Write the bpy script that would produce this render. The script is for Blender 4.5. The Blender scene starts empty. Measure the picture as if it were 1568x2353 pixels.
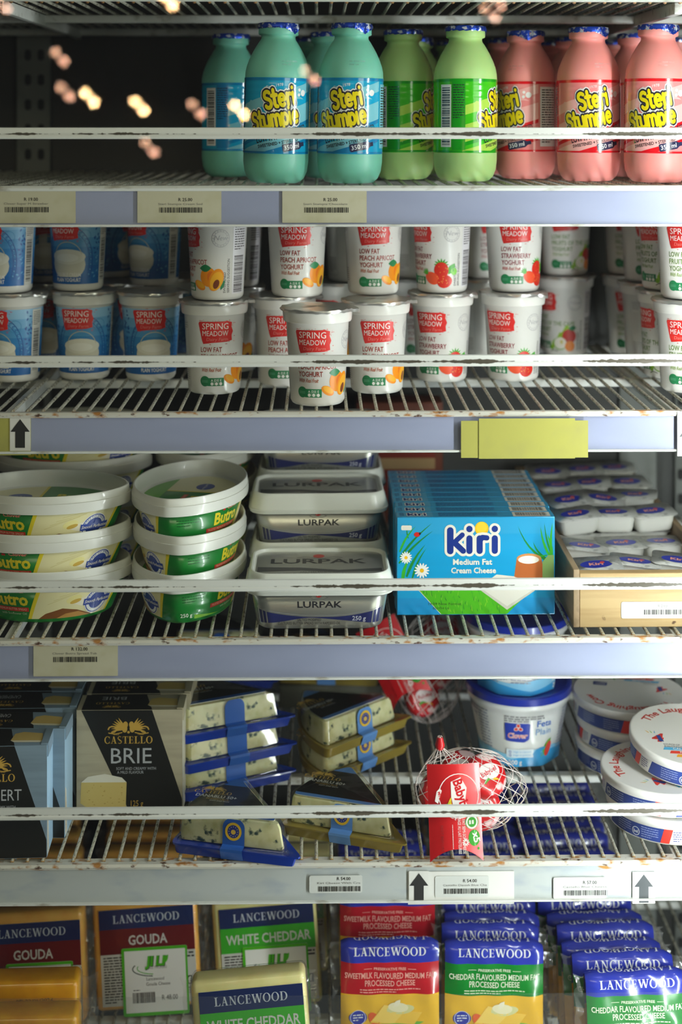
import bpy, math, random
from mathutils import Vector, Matrix
from mathutils.geometry import tessellate_polygon

# ------------------------------------------------------------------ camera, world, light, exposure
sc = bpy.context.scene
C = sc.collection
YAW = math.radians(-0.9)
ZC, FPX, H0 = 1.45, 3266.0, 280.0          # eye height, focal length in pixels, horizon row
cam_d = bpy.data.cameras.new('camera')
cam_d.sensor_fit = 'AUTO'; cam_d.sensor_width = 36.0
cam_d.lens = 36.0 * FPX / 2353.0
cam_d.shift_y = -(1176.5 - H0) / 2353.0
cam_d.clip_start = 0.05
cam_d.dof.use_dof = True
cam_d.dof.focus_distance = 1.45
cam_d.dof.aperture_fstop = 2.8
cam = bpy.data.objects.new('camera', cam_d); C.objects.link(cam)
cam.location = (0, 0, ZC); cam.rotation_euler = (math.pi / 2, 0, YAW)
sc.camera = cam
sc.view_settings.view_transform = 'Standard'; sc.view_settings.look = 'None'
sc.view_settings.exposure = 0.0; sc.view_settings.gamma = 1.0
sc.view_settings.use_curve_mapping = False
sc.cycles.use_denoising = True
sc.cycles.max_bounces = 8; sc.cycles.transparent_max_bounces = 24
sc.cycles.diffuse_bounces = 4; sc.cycles.glossy_bounces = 4; sc.cycles.transmission_bounces = 6
sc.cycles.caustics_reflective = False; sc.cycles.caustics_refractive = False
sc.cycles.sample_clamp_indirect = 4.0

w = bpy.data.worlds.new('world'); sc.world = w; w.use_nodes = True
w.node_tree.nodes['Background'].inputs[0].default_value = (0.9, 0.92, 1.0, 1)
w.node_tree.nodes['Background'].inputs[1].default_value = 0.07

def area(name, loc, target, sx, sy, power, col):
    d = bpy.data.lights.new(name, 'AREA'); d.shape = 'RECTANGLE'; d.size = sx; d.size_y = sy
    d.energy = power; d.color = col
    o = bpy.data.objects.new(name, d); C.objects.link(o); o.location = loc
    o.rotation_euler = (Vector(target) - Vector(loc)).to_track_quat('-Z', 'Y').to_euler()
    return o
area('right_fill_light', (1.75, -1.0, 1.55), (0.0, 1.5, 0.95), 1.0, 1.2, 22.0, (1.0, 0.93, 0.82))  # unseen fill lamp, added to brighten fronts and tops from the right
area('warm_fill_light', (-0.3, -0.5, 2.15), (0.0, 1.5, 0.9), 1.4, 0.4, 11.0, (1.0, 0.80, 0.58))  # unseen fill lamp, added for soft warm light from in front

# ------------------------------------------------------------------ helpers
PI = math.pi
rnd = random.Random(7)
def P(px, py, Y):
    a, b = (px - 784.0) / FPX, (H0 - py) / FPX
    dx = a * math.cos(YAW) - math.sin(YAW); dy = a * math.sin(YAW) + math.cos(YAW)
    t = Y / dy
    return Vector((dx * t, Y, ZC + b * t))
def X(px, Y): return P(px, 280, Y).x

def lin(h):
    h = h.lstrip('#'); o = []
    for i in (0, 2, 4):
        c = int(h[i:i + 2], 16) / 255.0
        o.append(c / 12.92 if c <= 0.04045 else ((c + 0.055) / 1.055) ** 2.4)
    return (o[0], o[1], o[2], 1.0)

MATS = {}
def mat(name, hexc, rough=0.5, metal=0.0, coat=0.0, spec=0.5, sub=0.0, emit=None):
    if name in MATS: return name
    m = bpy.data.materials.new(name); m.use_nodes = True
    b = m.node_tree.nodes['Principled BSDF']
    b.inputs['Base Color'].default_value = lin(hexc)
    b.inputs['Roughness'].default_value = rough; b.inputs['Metallic'].default_value = metal
    b.inputs['Coat Weight'].default_value = coat; b.inputs['Coat Roughness'].default_value = 0.06
    b.inputs['Specular IOR Level'].default_value = spec
    if sub:
        b.inputs['Subsurface Weight'].default_value = sub; b.inputs['Subsurface Scale'].default_value = 0.004
    if emit:
        b.inputs['Emission Color'].default_value = lin(emit[0]); b.inputs['Emission Strength'].default_value = emit[1]
    MATS[name] = m
    return name
def ink(hexc, rough=0.38, coat=0.0, metal=0.0):
    return mat('print_' + hexc.lstrip('#') + ('_gloss' if coat else '') + ('_foil' if metal else ''), hexc, rough, metal, coat)
def nodes(name):
    nt = MATS[name].node_tree
    return nt, nt.nodes, nt.links, nt.nodes['Principled BSDF']
def N(nt, typ, **kw):
    n = nt.nodes.new(typ)
    for k, v in kw.items():
        if k in n.inputs: n.inputs[k].default_value = v
        else: setattr(n, k, v)
    return n
def noise_mix(name, hex2, scale=(20, 20, 20), lo=0.5, hi=0.6, detail=4.0, bump=0.0, amount=1.0, coord='Object', rough2=None):
    """second colour in noise patches over the material's own colour"""
    nt, ns, L, b = nodes(name)
    tc = N(nt, 'ShaderNodeTexCoord'); mp = N(nt, 'ShaderNodeMapping', Scale=scale)
    nz = N(nt, 'ShaderNodeTexNoise', Scale=1.0, Detail=detail)
    rp = N(nt, 'ShaderNodeMapRange'); rp.inputs[1].default_value = lo; rp.inputs[2].default_value = hi
    rp.inputs[4].default_value = amount
    mx = N(nt, 'ShaderNodeMix', data_type='RGBA')
    L.new(tc.outputs[coord], mp.inputs[0]); L.new(mp.outputs[0], nz.inputs['Vector'])
    L.new(nz.outputs[0], rp.inputs[0]); L.new(rp.outputs[0], mx.inputs[0])
    src = b.inputs['Base Color']
    if src.is_linked: L.new(src.links[0].from_socket, mx.inputs[6])
    else: mx.inputs[6].default_value = src.default_value
    mx.inputs[7].default_value = lin(hex2)
    L.new(mx.outputs[2], src)
    if bump:
        bp = N(nt, 'ShaderNodeBump', Strength=bump, Distance=0.001)
        L.new(nz.outputs[0], bp.inputs['Height']); L.new(bp.outputs[0], b.inputs['Normal'])
    return rp
def clear_mat(name, hexc='#ffffff', rough=0.06, gloss=1.0, bump=0.0, scale=60.0, haze=0.0):
    """thin clear film or pane: straight-through plus a Fresnel gloss"""
    m = bpy.data.materials.new(name); m.use_nodes = True; nt = m.node_tree; nt.nodes.clear()
    out = N(nt, 'ShaderNodeOutputMaterial'); mx = N(nt, 'ShaderNodeMixShader')
    tr = N(nt, 'ShaderNodeBsdfTransparent'); tr.inputs[0].default_value = lin(hexc)
    gl = N(nt, 'ShaderNodeBsdfGlossy', Roughness=rough); fr = N(nt, 'ShaderNodeMath', operation='MULTIPLY_ADD')
    mu = N(nt, 'ShaderNodeMath', operation='MULTIPLY'); mu.inputs[1].default_value = gloss
    L = nt.links
    # Schlick reflectance from either side of the film
    ge = N(nt, 'ShaderNodeNewGeometry'); dt = N(nt, 'ShaderNodeVectorMath', operation='DOT_PRODUCT')
    ab = N(nt, 'ShaderNodeMath', operation='ABSOLUTE'); iv = N(nt, 'ShaderNodeMath', operation='SUBTRACT'); iv.inputs[0].default_value = 1.0
    pw = N(nt, 'ShaderNodeMath', operation='POWER'); pw.inputs[1].default_value = 5.0
    L.new(ge.outputs['Normal'], dt.inputs[0]); L.new(ge.outputs['Incoming'], dt.inputs[1]); L.new(dt.outputs['Value'], ab.inputs[0])
    L.new(ab.outputs[0], iv.inputs[1]); L.new(iv.outputs[0], pw.inputs[0]); L.new(pw.outputs[0], fr.inputs[0])
    fr.inputs[1].default_value = 0.96; fr.inputs[2].default_value = 0.04
    L.new(fr.outputs[0], mu.inputs[0]); L.new(mu.outputs[0], mx.inputs[0])
    base = tr.outputs[0]
    if haze:
        df = N(nt, 'ShaderNodeBsdfDiffuse'); df.inputs[0].default_value = lin(hexc)
        m2 = N(nt, 'ShaderNodeMixShader'); m2.inputs[0].default_value = haze
        L.new(base, m2.inputs[1]); L.new(df.outputs[0], m2.inputs[2]); base = m2.outputs[0]
    L.new(base, mx.inputs[1]); L.new(gl.outputs[0], mx.inputs[2]); L.new(mx.outputs[0], out.inputs[0])
    if bump:
        tc = N(nt, 'ShaderNodeTexCoord'); nz = N(nt, 'ShaderNodeTexNoise', Scale=scale, Detail=2.0)
        bp = N(nt, 'ShaderNodeBump', Strength=bump, Distance=0.002)
        L.new(tc.outputs['Object'], nz.inputs['Vector']); L.new(nz.outputs[0], bp.inputs['Height'])
        L.new(bp.outputs[0], gl.inputs['Normal']); L.new(bp.outputs[0], dt.inputs[0])
    MATS[name] = m
    return name

# ---- mesh builder
class MB:
    def __init__(s): s.v = []; s.f = []; s.m = []; s.n = []; s.names = []
    def mi(s, name):
        if name not in s.names: s.names.append(name)
        return s.names.index(name)
    def add(s, vs, fs, m, ns=None):
        o = len(s.v); k = s.mi(m)
        s.v += [tuple(v) for v in vs]
        s.n += [tuple(n) for n in ns] if ns else [(0, 0, 0)] * len(vs)
        for f in fs: s.f.append([i + o for i in f]); s.m.append(k)
        return s
    def box(s, lo, hi, m, M=None):
        x0, y0, z0 = lo; x1, y1, z1 = hi
        vs = [Vector(p) for p in ((x0,y0,z0),(x1,y0,z0),(x1,y1,z0),(x0,y1,z0),(x0,y0,z1),(x1,y0,z1),(x1,y1,z1),(x0,y1,z1))]
        if M: vs = [M @ v for v in vs]
        return s.add(vs, [(0,3,2,1),(4,5,6,7),(0,1,5,4),(1,2,6,5),(2,3,7,6),(3,0,4,7)], m)
    def rbox(s, lo, hi, r, m, seg=3, M=None):
        """box whose vertical and horizontal edges are rounded"""
        cx, cy = (lo[0] + hi[0]) / 2, (lo[1] + hi[1]) / 2
        st = []
        for i in range(seg + 1):
            a = PI / 2 * i / seg; st.append((lo[2] + r - r * math.cos(a), r - r * math.sin(a)))
        for i in range(seg + 1):
            a = PI / 2 * i / seg; st.append((hi[2] - r + r * math.sin(a), r - r * math.cos(a)))
        rings = []
        for z, ins in st:
            w, d = (hi[0] - lo[0]) / 2 - ins, (hi[1] - lo[1]) / 2 - ins
            rings.append([Vector((cx + x, cy + y, z)) for x, y in rrect(2 * w, 2 * d, max(r - ins, 0.0002), seg)])
        if M: rings = [[M @ v for v in q] for q in rings]
        return s.rings(rings, m, True, True)
    def rings(s, rings, m, cap0=True, cap1=True, closed=True):
        n = len(rings[0]); vs = [v for r in rings for v in r]; fs = []
        for i in range(len(rings) - 1):
            for j in range(n if closed else n - 1):
                k = (j + 1) % n
                fs.append((i*n + j, i*n + k, (i+1)*n + k, (i+1)*n + j))
        if cap0: fs.append(tuple(range(n - 1, -1, -1)))
        if cap1: fs.append(tuple((len(rings) - 1) * n + j for j in range(n)))
        return s.add(vs, fs, m)
    def loft(s, loop, st, m, cap0=True, cap1=True, c=(0, 0)):
        """loop: 2D points counter-clockwise; st: list of (z, scale)"""
        return s.rings([[Vector((c[0] + (x - c[0]) * k, c[1] + (y - c[1]) * k, z)) for x, y in loop] for z, k in st], m, cap0, cap1)
    def tube(s, pts, r, m, n=8, caps=True, closed=False):
        pts = [Vector(p) for p in pts]; rings = []; up = None
        for i, p in enumerate(pts):
            if closed: t = (pts[(i + 1) % len(pts)] - pts[i - 1]).normalized()
            else: t = (pts[min(i + 1, len(pts) - 1)] - pts[max(i - 1, 0)]).normalized()
            if up is None: up = Vector((0, 0, 1)) if abs(t.z) < 0.9 else Vector((1, 0, 0))
            a = t.cross(up).normalized(); b = a.cross(t).normalized(); up = b
            rr = r[i] if isinstance(r, (list, tuple)) else r
            rings.append([p + (a * math.cos(2*PI*k/n) + b * math.sin(2*PI*k/n)) * rr for k in range(n)])
        if closed: rings.append(rings[0])
        return s.rings(rings, m, caps and not closed, caps and not closed)
    def prism(s, poly, d0, d1, m, axis='y', M=None):
        """polygon in (x, z) extruded along y (or (x, y) along z)"""
        a = sum(poly[i-1][0]*poly[i][1] - poly[i][0]*poly[i-1][1] for i in range(len(poly)))
        if a < 0: poly = poly[::-1]
        n = len(poly)
        if axis == 'y': vs = [Vector((x, d0, z)) for x, z in poly] + [Vector((x, d1, z)) for x, z in poly]
        elif axis == 'x': vs = [Vector((d1, x, z)) for x, z in poly] + [Vector((d0, x, z)) for x, z in poly]
        else: vs = [Vector((x, y, d1)) for x, y in poly] + [Vector((x, y, d0)) for x, y in poly]
        if M: vs = [M @ v for v in vs]
        fs = [tuple(range(n)), tuple(range(2*n - 1, n - 1, -1))]
        for i in range(n):
            j = (i + 1) % n; fs.append((i, n + i, n + j, j))
        return s.add(vs, fs, m)
    def build(s, name, parent=None, smooth=40, loc=None):
        me = bpy.data.meshes.new(name)
        me.from_pydata(s.v, [], s.f)
        for n in s.names: me.materials.append(MATS[n])
        me.polygons.foreach_set('material_index', s.m)
        me.polygons.foreach_set('use_smooth', [bool(smooth)] * len(s.f))
        me.update()
        if smooth:
            me.set_sharp_from_angle(angle=math.radians(smooth))
            if any(n != (0, 0, 0) for n in s.n): me.normals_split_custom_set_from_vertices(s.n)
        o = bpy.data.objects.new(name, me); C.objects.link(o)
        if parent: o.parent = parent
        if loc is not None: o.location = loc
        return o

def rrect(w, h, r, seg=4):
    pts = []
    for cx, cy, a0 in ((w/2 - r, -h/2 + r, -90), (w/2 - r, h/2 - r, 0), (-w/2 + r, h/2 - r, 90), (-w/2 + r, -h/2 + r, 180)):
        for i in range(seg + 1):
            a = math.radians(a0 + 90 * i / seg); pts.append((cx + r * math.cos(a), cy + r * math.sin(a)))
    return pts
def circle(n=48, r=1.0): return [(r * math.sin(2*PI*i/n), -r * math.cos(2*PI*i/n)) for i in range(n)]
def round_poly(pts, r, seg=4):
    out = []; n = len(pts)
    for i in range(n):
        p0, p, p1 = Vector(pts[i - 1]), Vector(pts[i]), Vector(pts[(i + 1) % n])
        a, b = (p0 - p), (p1 - p); d = min(r, a.length * 0.45, b.length * 0.45)
        A, B = p + a.normalized() * d, p + b.normalized() * d
        for k in range(seg + 1):
            t = k / seg; out.append(tuple((1-t)**2 * A + 2*t*(1-t) * p + t*t * B))
    return out

# ---- flat artwork: polygons in millimetres, laid onto a surface
TXT = {}
def text_mesh(body, bold=0.0):
    key = (body, bold)
    if key not in TXT:
        cu = bpy.data.curves.new('t', 'FONT'); cu.body = body; cu.size = 1.0; cu.offset = bold; cu.resolution_u = 2
        ob = bpy.data.objects.new('t', cu)
        me = bpy.data.meshes.new_from_object(ob)
        me.calc_loop_triangles()
        vs = [(v.co.x, v.co.y) for v in me.vertices]; fs = [tuple(t.vertices) for t in me.loop_triangles]
        bpy.data.objects.remove(ob); bpy.data.curves.remove(cu); bpy.data.meshes.remove(me)
        TXT[key] = (vs, fs)
    return TXT[key]
CAP = max(v[1] for v in text_mesh('H')[0])
def arc(cx, cy, rx, ry, a0, a1, n=10):
    return [(cx + rx * math.cos(math.radians(a0 + (a1 - a0) * i / n)), cy + ry * math.sin(math.radians(a0 + (a1 - a0) * i / n))) for i in range(n + 1)]
RND = {   # rounded fat lettering: polylines
 'S': (.62, [arc(.32,.74,.22,.2,35,270,9) + arc(.32,.28,.22,.24,90,-150,9)]),
 't': (.40, [[(.17,.98),(.17,.18),(.22,.07),(.34,.06)], [(.0,.68),(.36,.68)]]),
 'e': (.60, [[(.1,.37),(.5,.37)] + arc(.3,.36,.22,.3,5,310,12)]),
 'r': (.44, [[(.1,.66),(.1,.06)], arc(.3,.42,.2,.22,170,55,6)]),
 'i': (.26, [[(.1,.66),(.1,.06)], [(.1,.94),(.1,.945)]]),
 'u': (.60, [[(.08,.66),(.08,.28)] + arc(.28,.26,.2,.2,180,360,8) + [(.48,.66)], [(.48,.3),(.48,.06)]]),
 'm': (.84, [[(.08,.66),(.08,.06)], arc(.24,.48,.16,.18,180,0,6) + [(.40,.06)], arc(.56,.48,.16,.18,180,0,6) + [(.72,.06)]]),
 'p': (.58, [[(.08,.66),(.08,-.28)], arc(.3,.36,.2,.29,170,-170,12)]),
 'K': (.70, [[(.12,.94),(.12,.08)], [(.58,.66),(.18,.42)], [(.28,.46),(.56,.08)]]),
 ' ': (.3, []),
}
def ringsec(cx, cy, ro, so, ri, si, a0, a1, n=14):
    A = arc(cx, cy, ro, so, a0, a1, n); B = arc(cx, cy, ri, si, a0, a1, n)
    return [[A[i], A[i+1], B[i+1], B[i]] for i in range(n)]
def bar(x0, y0, x1, y1, w): # sloping bar of horizontal width w
    return [(x0 - w/2, y0), (x0 + w/2, y0), (x1 + w/2, y1), (x1 - w/2, y1)]
def rc(x0, y0, x1, y1): return [(x0, y0), (x1, y0), (x1, y1), (x0, y1)]
SER = {   # high-contrast serif capitals: convex polygons
 'L': (.70, [rc(.10,0,.27,1), rc(0,.95,.38,1), rc(0,0,.62,.06), [(.50,.05),(.62,.05),(.66,.28),(.62,.28)]]),
 'A': (.80, [bar(.12,0,.36,1,.06), bar(.60,0,.36,1,.17), rc(.2,.3,.52,.36), rc(0,0,.25,.05), rc(.45,0,.76,.05)]),
 'N': (.86, [rc(.12,0,.18,1), bar(.68,0,.16,1,.17), rc(.64,0,.70,1), rc(0,0,.30,.05), rc(0,.95,.24,1), rc(.54,.95,.82,1)]),
 'C': (.80, ringsec(.42,.5,.40,.52,.24,.46,45,315) + [rc(.66,.68,.71,.96), rc(.66,.04,.71,.30)]),
 'E': (.70, [rc(.10,0,.27,1), rc(0,.95,.58,1), rc(0,0,.60,.05), rc(.25,.48,.5,.53), rc(.54,.76,.58,.98), rc(.57,.02,.61,.26), rc(.46,.38,.50,.63)]),
 'W': (1.14, [bar(.34,0,.10,1,.17), bar(.34,0,.56,1,.07), bar(.80,0,.56,1,.17), bar(.80,0,1.02,1,.07), rc(-.02,.95,.28,1), rc(.42,.95,.70,1), rc(.88,.95,1.14,1)]),
 'O': (.88, ringsec(.42,.5,.42,.52,.25,.46,0,360,24)),
 'D': (.86, [rc(.10,0,.27,1), rc(0,.95,.42,1), rc(0,0,.42,.05)] + ringsec(.38,.5,.44,.5,.27,.45,-90,90)),
 'S': (.62, ringsec(.29,.75,.27,.27,.16,.20,40,235,10) + ringsec(.29,.25,.28,.27,.16,.20,55,-140,10) + [bar(.43,.33,.15,.66,.20)]),
 'T': (.72, [rc(.27,0,.44,1), rc(0,.95,.70,1), rc(0,.72,.04,.98), rc(.66,.72,.70,.98), rc(.17,0,.54,.05)]),
 ' ': (.4, []),
}
def area2(f): return sum(f[i-1][0]*f[i][1] - f[i][0]*f[i-1][1] for i in range(len(f)))
def cutv(poly, x, keep_left):
    out = []
    for i in range(len(poly)):
        a, b = poly[i - 1], poly[i]
        ia = (a[0] <= x) == keep_left or a[0] == x; ib = (b[0] <= x) == keep_left or b[0] == x
        if ia != ib:
            t = (x - a[0]) / (b[0] - a[0]); out.append((x, a[1] + t * (b[1] - a[1])))
        if ib: out.append(b)
    return out
class Art:
    def __init__(s): s.items = []          # (list of convex polygons in mm, material, layer)
    def put(s, polys, m, layer, stag=0.0): s.items.append((polys, m, layer, stag)); return s
    def poly(s, pts, m, layer=1):
        tri = tessellate_polygon([[Vector((x, y, 0)) for x, y in pts]])
        return s.put([[pts[i] for i in t] for t in tri], m, layer)
    def rect(s, x0, y0, x1, y1, m, layer=1): return s.put([rc(x0, y0, x1, y1)], m, layer)
    def ell(s, cx, cy, rx, ry, m, layer=1, rot=0, n=20):
        c, d = math.cos(math.radians(rot)), math.sin(math.radians(rot))
        p = [(math.cos(2*PI*i/n) * rx, math.sin(2*PI*i/n) * ry) for i in range(n)]
        return s.put([[(cx + x*c - y*d, cy + x*d + y*c) for x, y in p]], m, layer)
    def ring(s, cx, cy, r1, r0, m, layer=1, a0=0, a1=360, n=28): return s.put(ringsec(cx, cy, r1, r1, r0, r0, a0, a1, n), m, layer)
    def stroke(s, pts, w, m, layer=1, caps=True, n=8):
        ps = []
        for a, b in zip(pts, pts[1:]):
            d = Vector(b) - Vector(a)
            if d.length < 1e-6: continue
            q = Vector((-d.y, d.x)).normalized() * (w / 2)
            ps.append([(a[0] - q.x, a[1] - q.y), (b[0] - q.x, b[1] - q.y), (b[0] + q.x, b[1] + q.y), (a[0] + q.x, a[1] + q.y)])
        if caps:
            for a in pts: ps.append([(a[0] + w/2*math.cos(2*PI*i/n), a[1] + w/2*math.sin(2*PI*i/n)) for i in range(n)])
        return s.put(ps, m, layer, 1.5e-6)      # overlapping pieces sit microns apart
    def blade(s, x0, y0, x1, y1, w, bend, m, layer=1):       # tapering leaf or grass blade
        a, b = Vector((x0, y0)), Vector((x1, y1)); d = b - a; q = Vector((-d.y, d.x)).normalized()
        L, R = [], []
        for i in range(7):
            t = i / 6; c = a + d * t + q * bend * math.sin(PI * t); k = w / 2 * (1 - t) ** 0.7 * min(1, 0.5 + 2*t)
            L.append(tuple(c + q * k)); R.append(tuple(c - q * k))
        return s.put([[R[i], R[i+1], L[i+1], L[i]] for i in range(6)], m, layer)
    def leaf(s, x0, y0, x1, y1, w, m, layer=1):
        a, b = Vector((x0, y0)), Vector((x1, y1)); d = b - a; q = Vector((-d.y, d.x)).normalized()
        pts = [tuple(a + d*t + q*w/2*math.sin(PI*t)) for t in (0,.2,.4,.6,.8,1)] + [tuple(a + d*t - q*w/2*math.sin(PI*t)) for t in (.8,.6,.4,.2)]
        return s.put([pts[::-1]], m, layer)
    def glyphs(s, polys, x, y, k, kx, rot, shear, bend):
        c, d = math.cos(math.radians(rot)), math.sin(math.radians(rot)); out = []
        for p in polys:
            q = []
            for a, b in p:
                a, b = a * k * kx + b * k * shear, b * k
                if bend:
                    t = a / bend; r = bend + b
                    a, b = r * math.sin(t), r * math.cos(t) - bend
                q.append((x + a*c - b*d, y + a*d + b*c))
            out.append(q)
        return out
    def text(s, body, x, y, h, m, layer=2, align='c', bold=0.0, width=None, kx=None, rot=0, shear=0.0, bend=None, font='b', sw=0.2, mirror=False):
        if font == 'b':
            vs, fs = text_mesh(body, bold); polys = [[(vs[i][0] / CAP, vs[i][1] / CAP) for i in f] for f in fs]
        else:
            polys = []; cx = 0.0
            for ch in body:
                wd, g = (RND if font == 'r' else SER)[ch]
                if font == 'r':
                    t = Art()
                    for pl in g: t.stroke(pl, sw, '', 0)
                    for it in t.items: polys += [[(a + cx, b) for a, b in p] for p in it[0]]
                else: polys += [[(a + cx, b) for a, b in p] for p in g]
                cx += wd + (0.02 if font == 'r' else 0.05)
        if not polys: return s
        x0 = min(a for p in polys for a, b in p); x1 = max(a for p in polys for a, b in p)
        kx = kx or (1.0 if width is None else width / ((x1 - x0) * h))
        off = {'l': x0, 'c': (x0 + x1) / 2, 'r': x1}[align]
        polys = [[(a - off, b) for a, b in p] for p in polys]
        return s.put(s.glyphs(polys, x, y, h, kx, rot, shear, bend), m, layer, 0.0 if font == 'b' else 1.5e-6)
    def barcode(s, x, y, w, h, m, layer=2, vertical=False, seed=1):
        r = random.Random(seed); t = 0; ps = []
        n = w if not vertical else h
        while t < n - 0.6:
            b = r.choice((0.25, 0.25, 0.5, 0.75)) * max(1, n / 28)
            ps.append(rc(x + t, y, x + t + b, y + h) if not vertical else rc(x, y + t, x + w, y + t + b))
            t += b + r.choice((0.25, 0.3, 0.5)) * max(1, n / 28)
        return s.put(ps, m, layer)
    def lines(s, x, y, w, n, pitch, h, m, layer=2, seed=3, vertical=False):   # rows of print too fine to read
        r = random.Random(seed); ps = []
        for i in range(n):
            t = 0; end = w * (1 if i < n - 1 else 0.6)
            while t < end:
                k = r.uniform(1.0, 3.2) * h * 1.6; k = min(k, end - t)
                if vertical: ps.append(rc(x + i*pitch, y + t, x + i*pitch + h, y + t + k))
                else: ps.append(rc(x + t, y - i*pitch, x + t + k, y - i*pitch + h))
                t += k + 0.7 * h
        return s.put(ps, m, layer)
    def lay(s, mb, fn, du=None, step=0.00008, base=0.0, dv=None):
        """du: cut into strips du mm wide so the print follows a curved side"""
        for ii, (polys, m, layer, stag) in enumerate(s.items):
            vs, fs, ns = [], [], []
            for pi, p in enumerate(polys):
                off = base + layer * step + stag * (pi % 20) + 2e-6 * (ii % 12)
                if len(p) < 3: continue
                if area2(p) < 0: p = p[::-1]
                parts = [p]
                if du:
                    x0, x1 = min(q[0] for q in p), max(q[0] for q in p)
                    k0, k1 = math.floor(x0 / du) + 1, math.ceil(x1 / du)
                    parts = []; rest = p
                    for k in range(k0, k1):
                        a = cutv(rest, k * du, True); rest = cutv(rest, k * du, False)
                        if len(a) > 2: parts.append(a)
                        if len(rest) < 3: break
                    if len(rest) > 2: parts.append(rest)
                if dv:
                    more = []
                    for q in parts:
                        q = [(b, a) for a, b in q]; x0, x1 = min(e[0] for e in q), max(e[0] for e in q)
                        for k in range(math.floor(x0 / dv) + 1, math.ceil(x1 / dv)):
                            a = cutv(q, k * dv, True); q = cutv(q, k * dv, False)
                            if len(a) > 2: more.append([(b, c) for c, b in a])
                            if len(q) < 3: break
                        if len(q) > 2: more.append([(b, c) for c, b in q])
                    parts = more
                for q in parts:
                    o = len(vs)
                    for a, b in q:
                        v = fn(a * 0.001, b * 0.001, off); v2 = fn(a * 0.001, b * 0.001, off + 0.001)
                        vs.append(v); ns.append((v2 - v).normalized())
                    fs.append(list(range(o, o + len(q))))
            if fs: mb.add(vs, fs, m, ns)
        return mb
def plane_map(o, U, V):
    o, U, V = Vector(o), Vector(U).normalized(), Vector(V).normalized(); n = U.cross(V)
    return lambda u, v, off: o + U * u + V * v + n * off
def round_map(prof, rref):
    """prof: list of (z, r); print wraps round the axis, facing -Y at u = 0"""
    def rad(z):
        for (z0, r0), (z1, r1) in zip(prof, prof[1:]):
            if z <= z1: return r0 + (r1 - r0) * (z - z0) / max(z1 - z0, 1e-9)
        return prof[-1][1]
    def fn(u, v, off):
        t = u / rref; r = rad(v) + off
        return Vector((r * math.sin(t), -r * math.cos(t), v))
    return fn
class LoopMap:
    """print that wraps round any closed outline, tapering with height"""
    def __init__(s, loop, taper, ref):
        i0 = min(range(len(loop)), key=lambda i: (loop[i][1] > 0, abs(loop[i][0])))
        lp = [Vector(p) * ref for p in loop[i0:] + loop[:i0]]; s.pts = lp; s.ref = ref; s.taper = taper
        s.acc = [0.0]
        for a, b in zip(lp, lp[1:] + lp[:1]): s.acc.append(s.acc[-1] + (b - a).length)
        s.len = s.acc[-1]
    def __call__(s, u, v, off):
        import bisect
        u = (u - s.pts[0].x) % s.len; i = min(bisect.bisect_right(s.acc, u) - 1, len(s.pts) - 1)
        a, b = s.pts[i], s.pts[(i + 1) % len(s.pts)]; t = (u - s.acc[i]) / max(s.acc[i+1] - s.acc[i], 1e-9)
        p = a + (b - a) * t
        def nrm(j):
            q = s.pts[(j + 1) % len(s.pts)] - s.pts[j - 1]; return Vector((q.y, -q.x)).normalized()
        n = (nrm(i) * (1 - t) + nrm((i + 1) % len(s.pts)) * t).normalized()
        k = s.taper(v) / s.ref; p = p * k + n * off
        return Vector((p.x, p.y, v))

# ---- things
def tag(o, label, cat, group=None, kind=None):
    o['label'] = label; o['category'] = cat
    if group: o['group'] = group
    if kind: o['kind'] = kind
    return o
def thing(name, label='', cat='', loc=(0, 0, 0), rot=(0, 0, 0), group=None):
    o = bpy.data.objects.new(name, None); C.objects.link(o); o.empty_display_size = 0.02
    o.location = loc; o.rotation_euler = rot
    return tag(o, label, cat, group)
def copy_tree(o, parent=None):
    c = o.copy(); C.objects.link(c)
    if parent: c.parent = parent
    for ch in list(o.children): copy_tree(ch, c)
    return c
class Kind:
    """one modelled thing; put() moves it the first time and copies it after that"""
    def __init__(s, root, cat, group): s.root = root; s.cat = cat; s.group = group; s.used = False
    def put(s, loc, rz, label, tilt=(0, 0), group=None):
        o = s.root if not s.used else copy_tree(s.root)
        s.used = True
        o.location = loc; o.rotation_euler = (tilt[0], tilt[1], math.radians(rz))
        return tag(o, label, s.cat, group or s.group)
def struct(mb, name, smooth=0):
    o = mb.build(name, None, smooth); o['kind'] = 'structure'
    return o
ORD = ['first', 'second', 'third', 'fourth', 'fifth', 'sixth', 'seventh', 'eighth', 'ninth', 'tenth', 'eleventh', 'twelfth', 'thirteenth', 'fourteenth', 'fifteenth', 'sixteenth', 'seventeenth', 'eighteenth']
# ------------------------------------------------------------------ materials of the cooler
mat('cooler_liner', '#2f312d', 0.5); noise_mix('cooler_liner', '#262824', (9, 9, 9), 0.45, 0.7)
mat('upright_paint', '#6c706b', 0.5); noise_mix('upright_paint', '#5e625c', (30, 30, 30), 0.55, 0.75)
mat('hole_dark', '#20211f', 0.8)
mat('white_enamel', '#d6d8d2', 0.38); noise_mix('white_enamel', '#a9a598', (50, 90, 90), 0.58, 0.72, bump=0.1)
mat('rusty_enamel', '#cfcdc2', 0.45)
noise_mix('rusty_enamel', '#a9702c', (70, 120, 120), 0.55, 0.68); noise_mix('rusty_enamel', '#4a2a14', (95, 150, 150), 0.62, 0.70)
mat('wire_coat', '#bdbaa9', 0.42)
noise_mix('wire_coat', '#6f6a58', (260, 130, 260), 0.52, 0.62, 3); noise_mix('wire_coat', '#4a4436', (420, 200, 420), 0.6, 0.68, 3)
mat('wire_tip', '#b9935a', 0.6); noise_mix('wire_tip', '#5b3212', (300, 300, 300), 0.42, 0.58)
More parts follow.
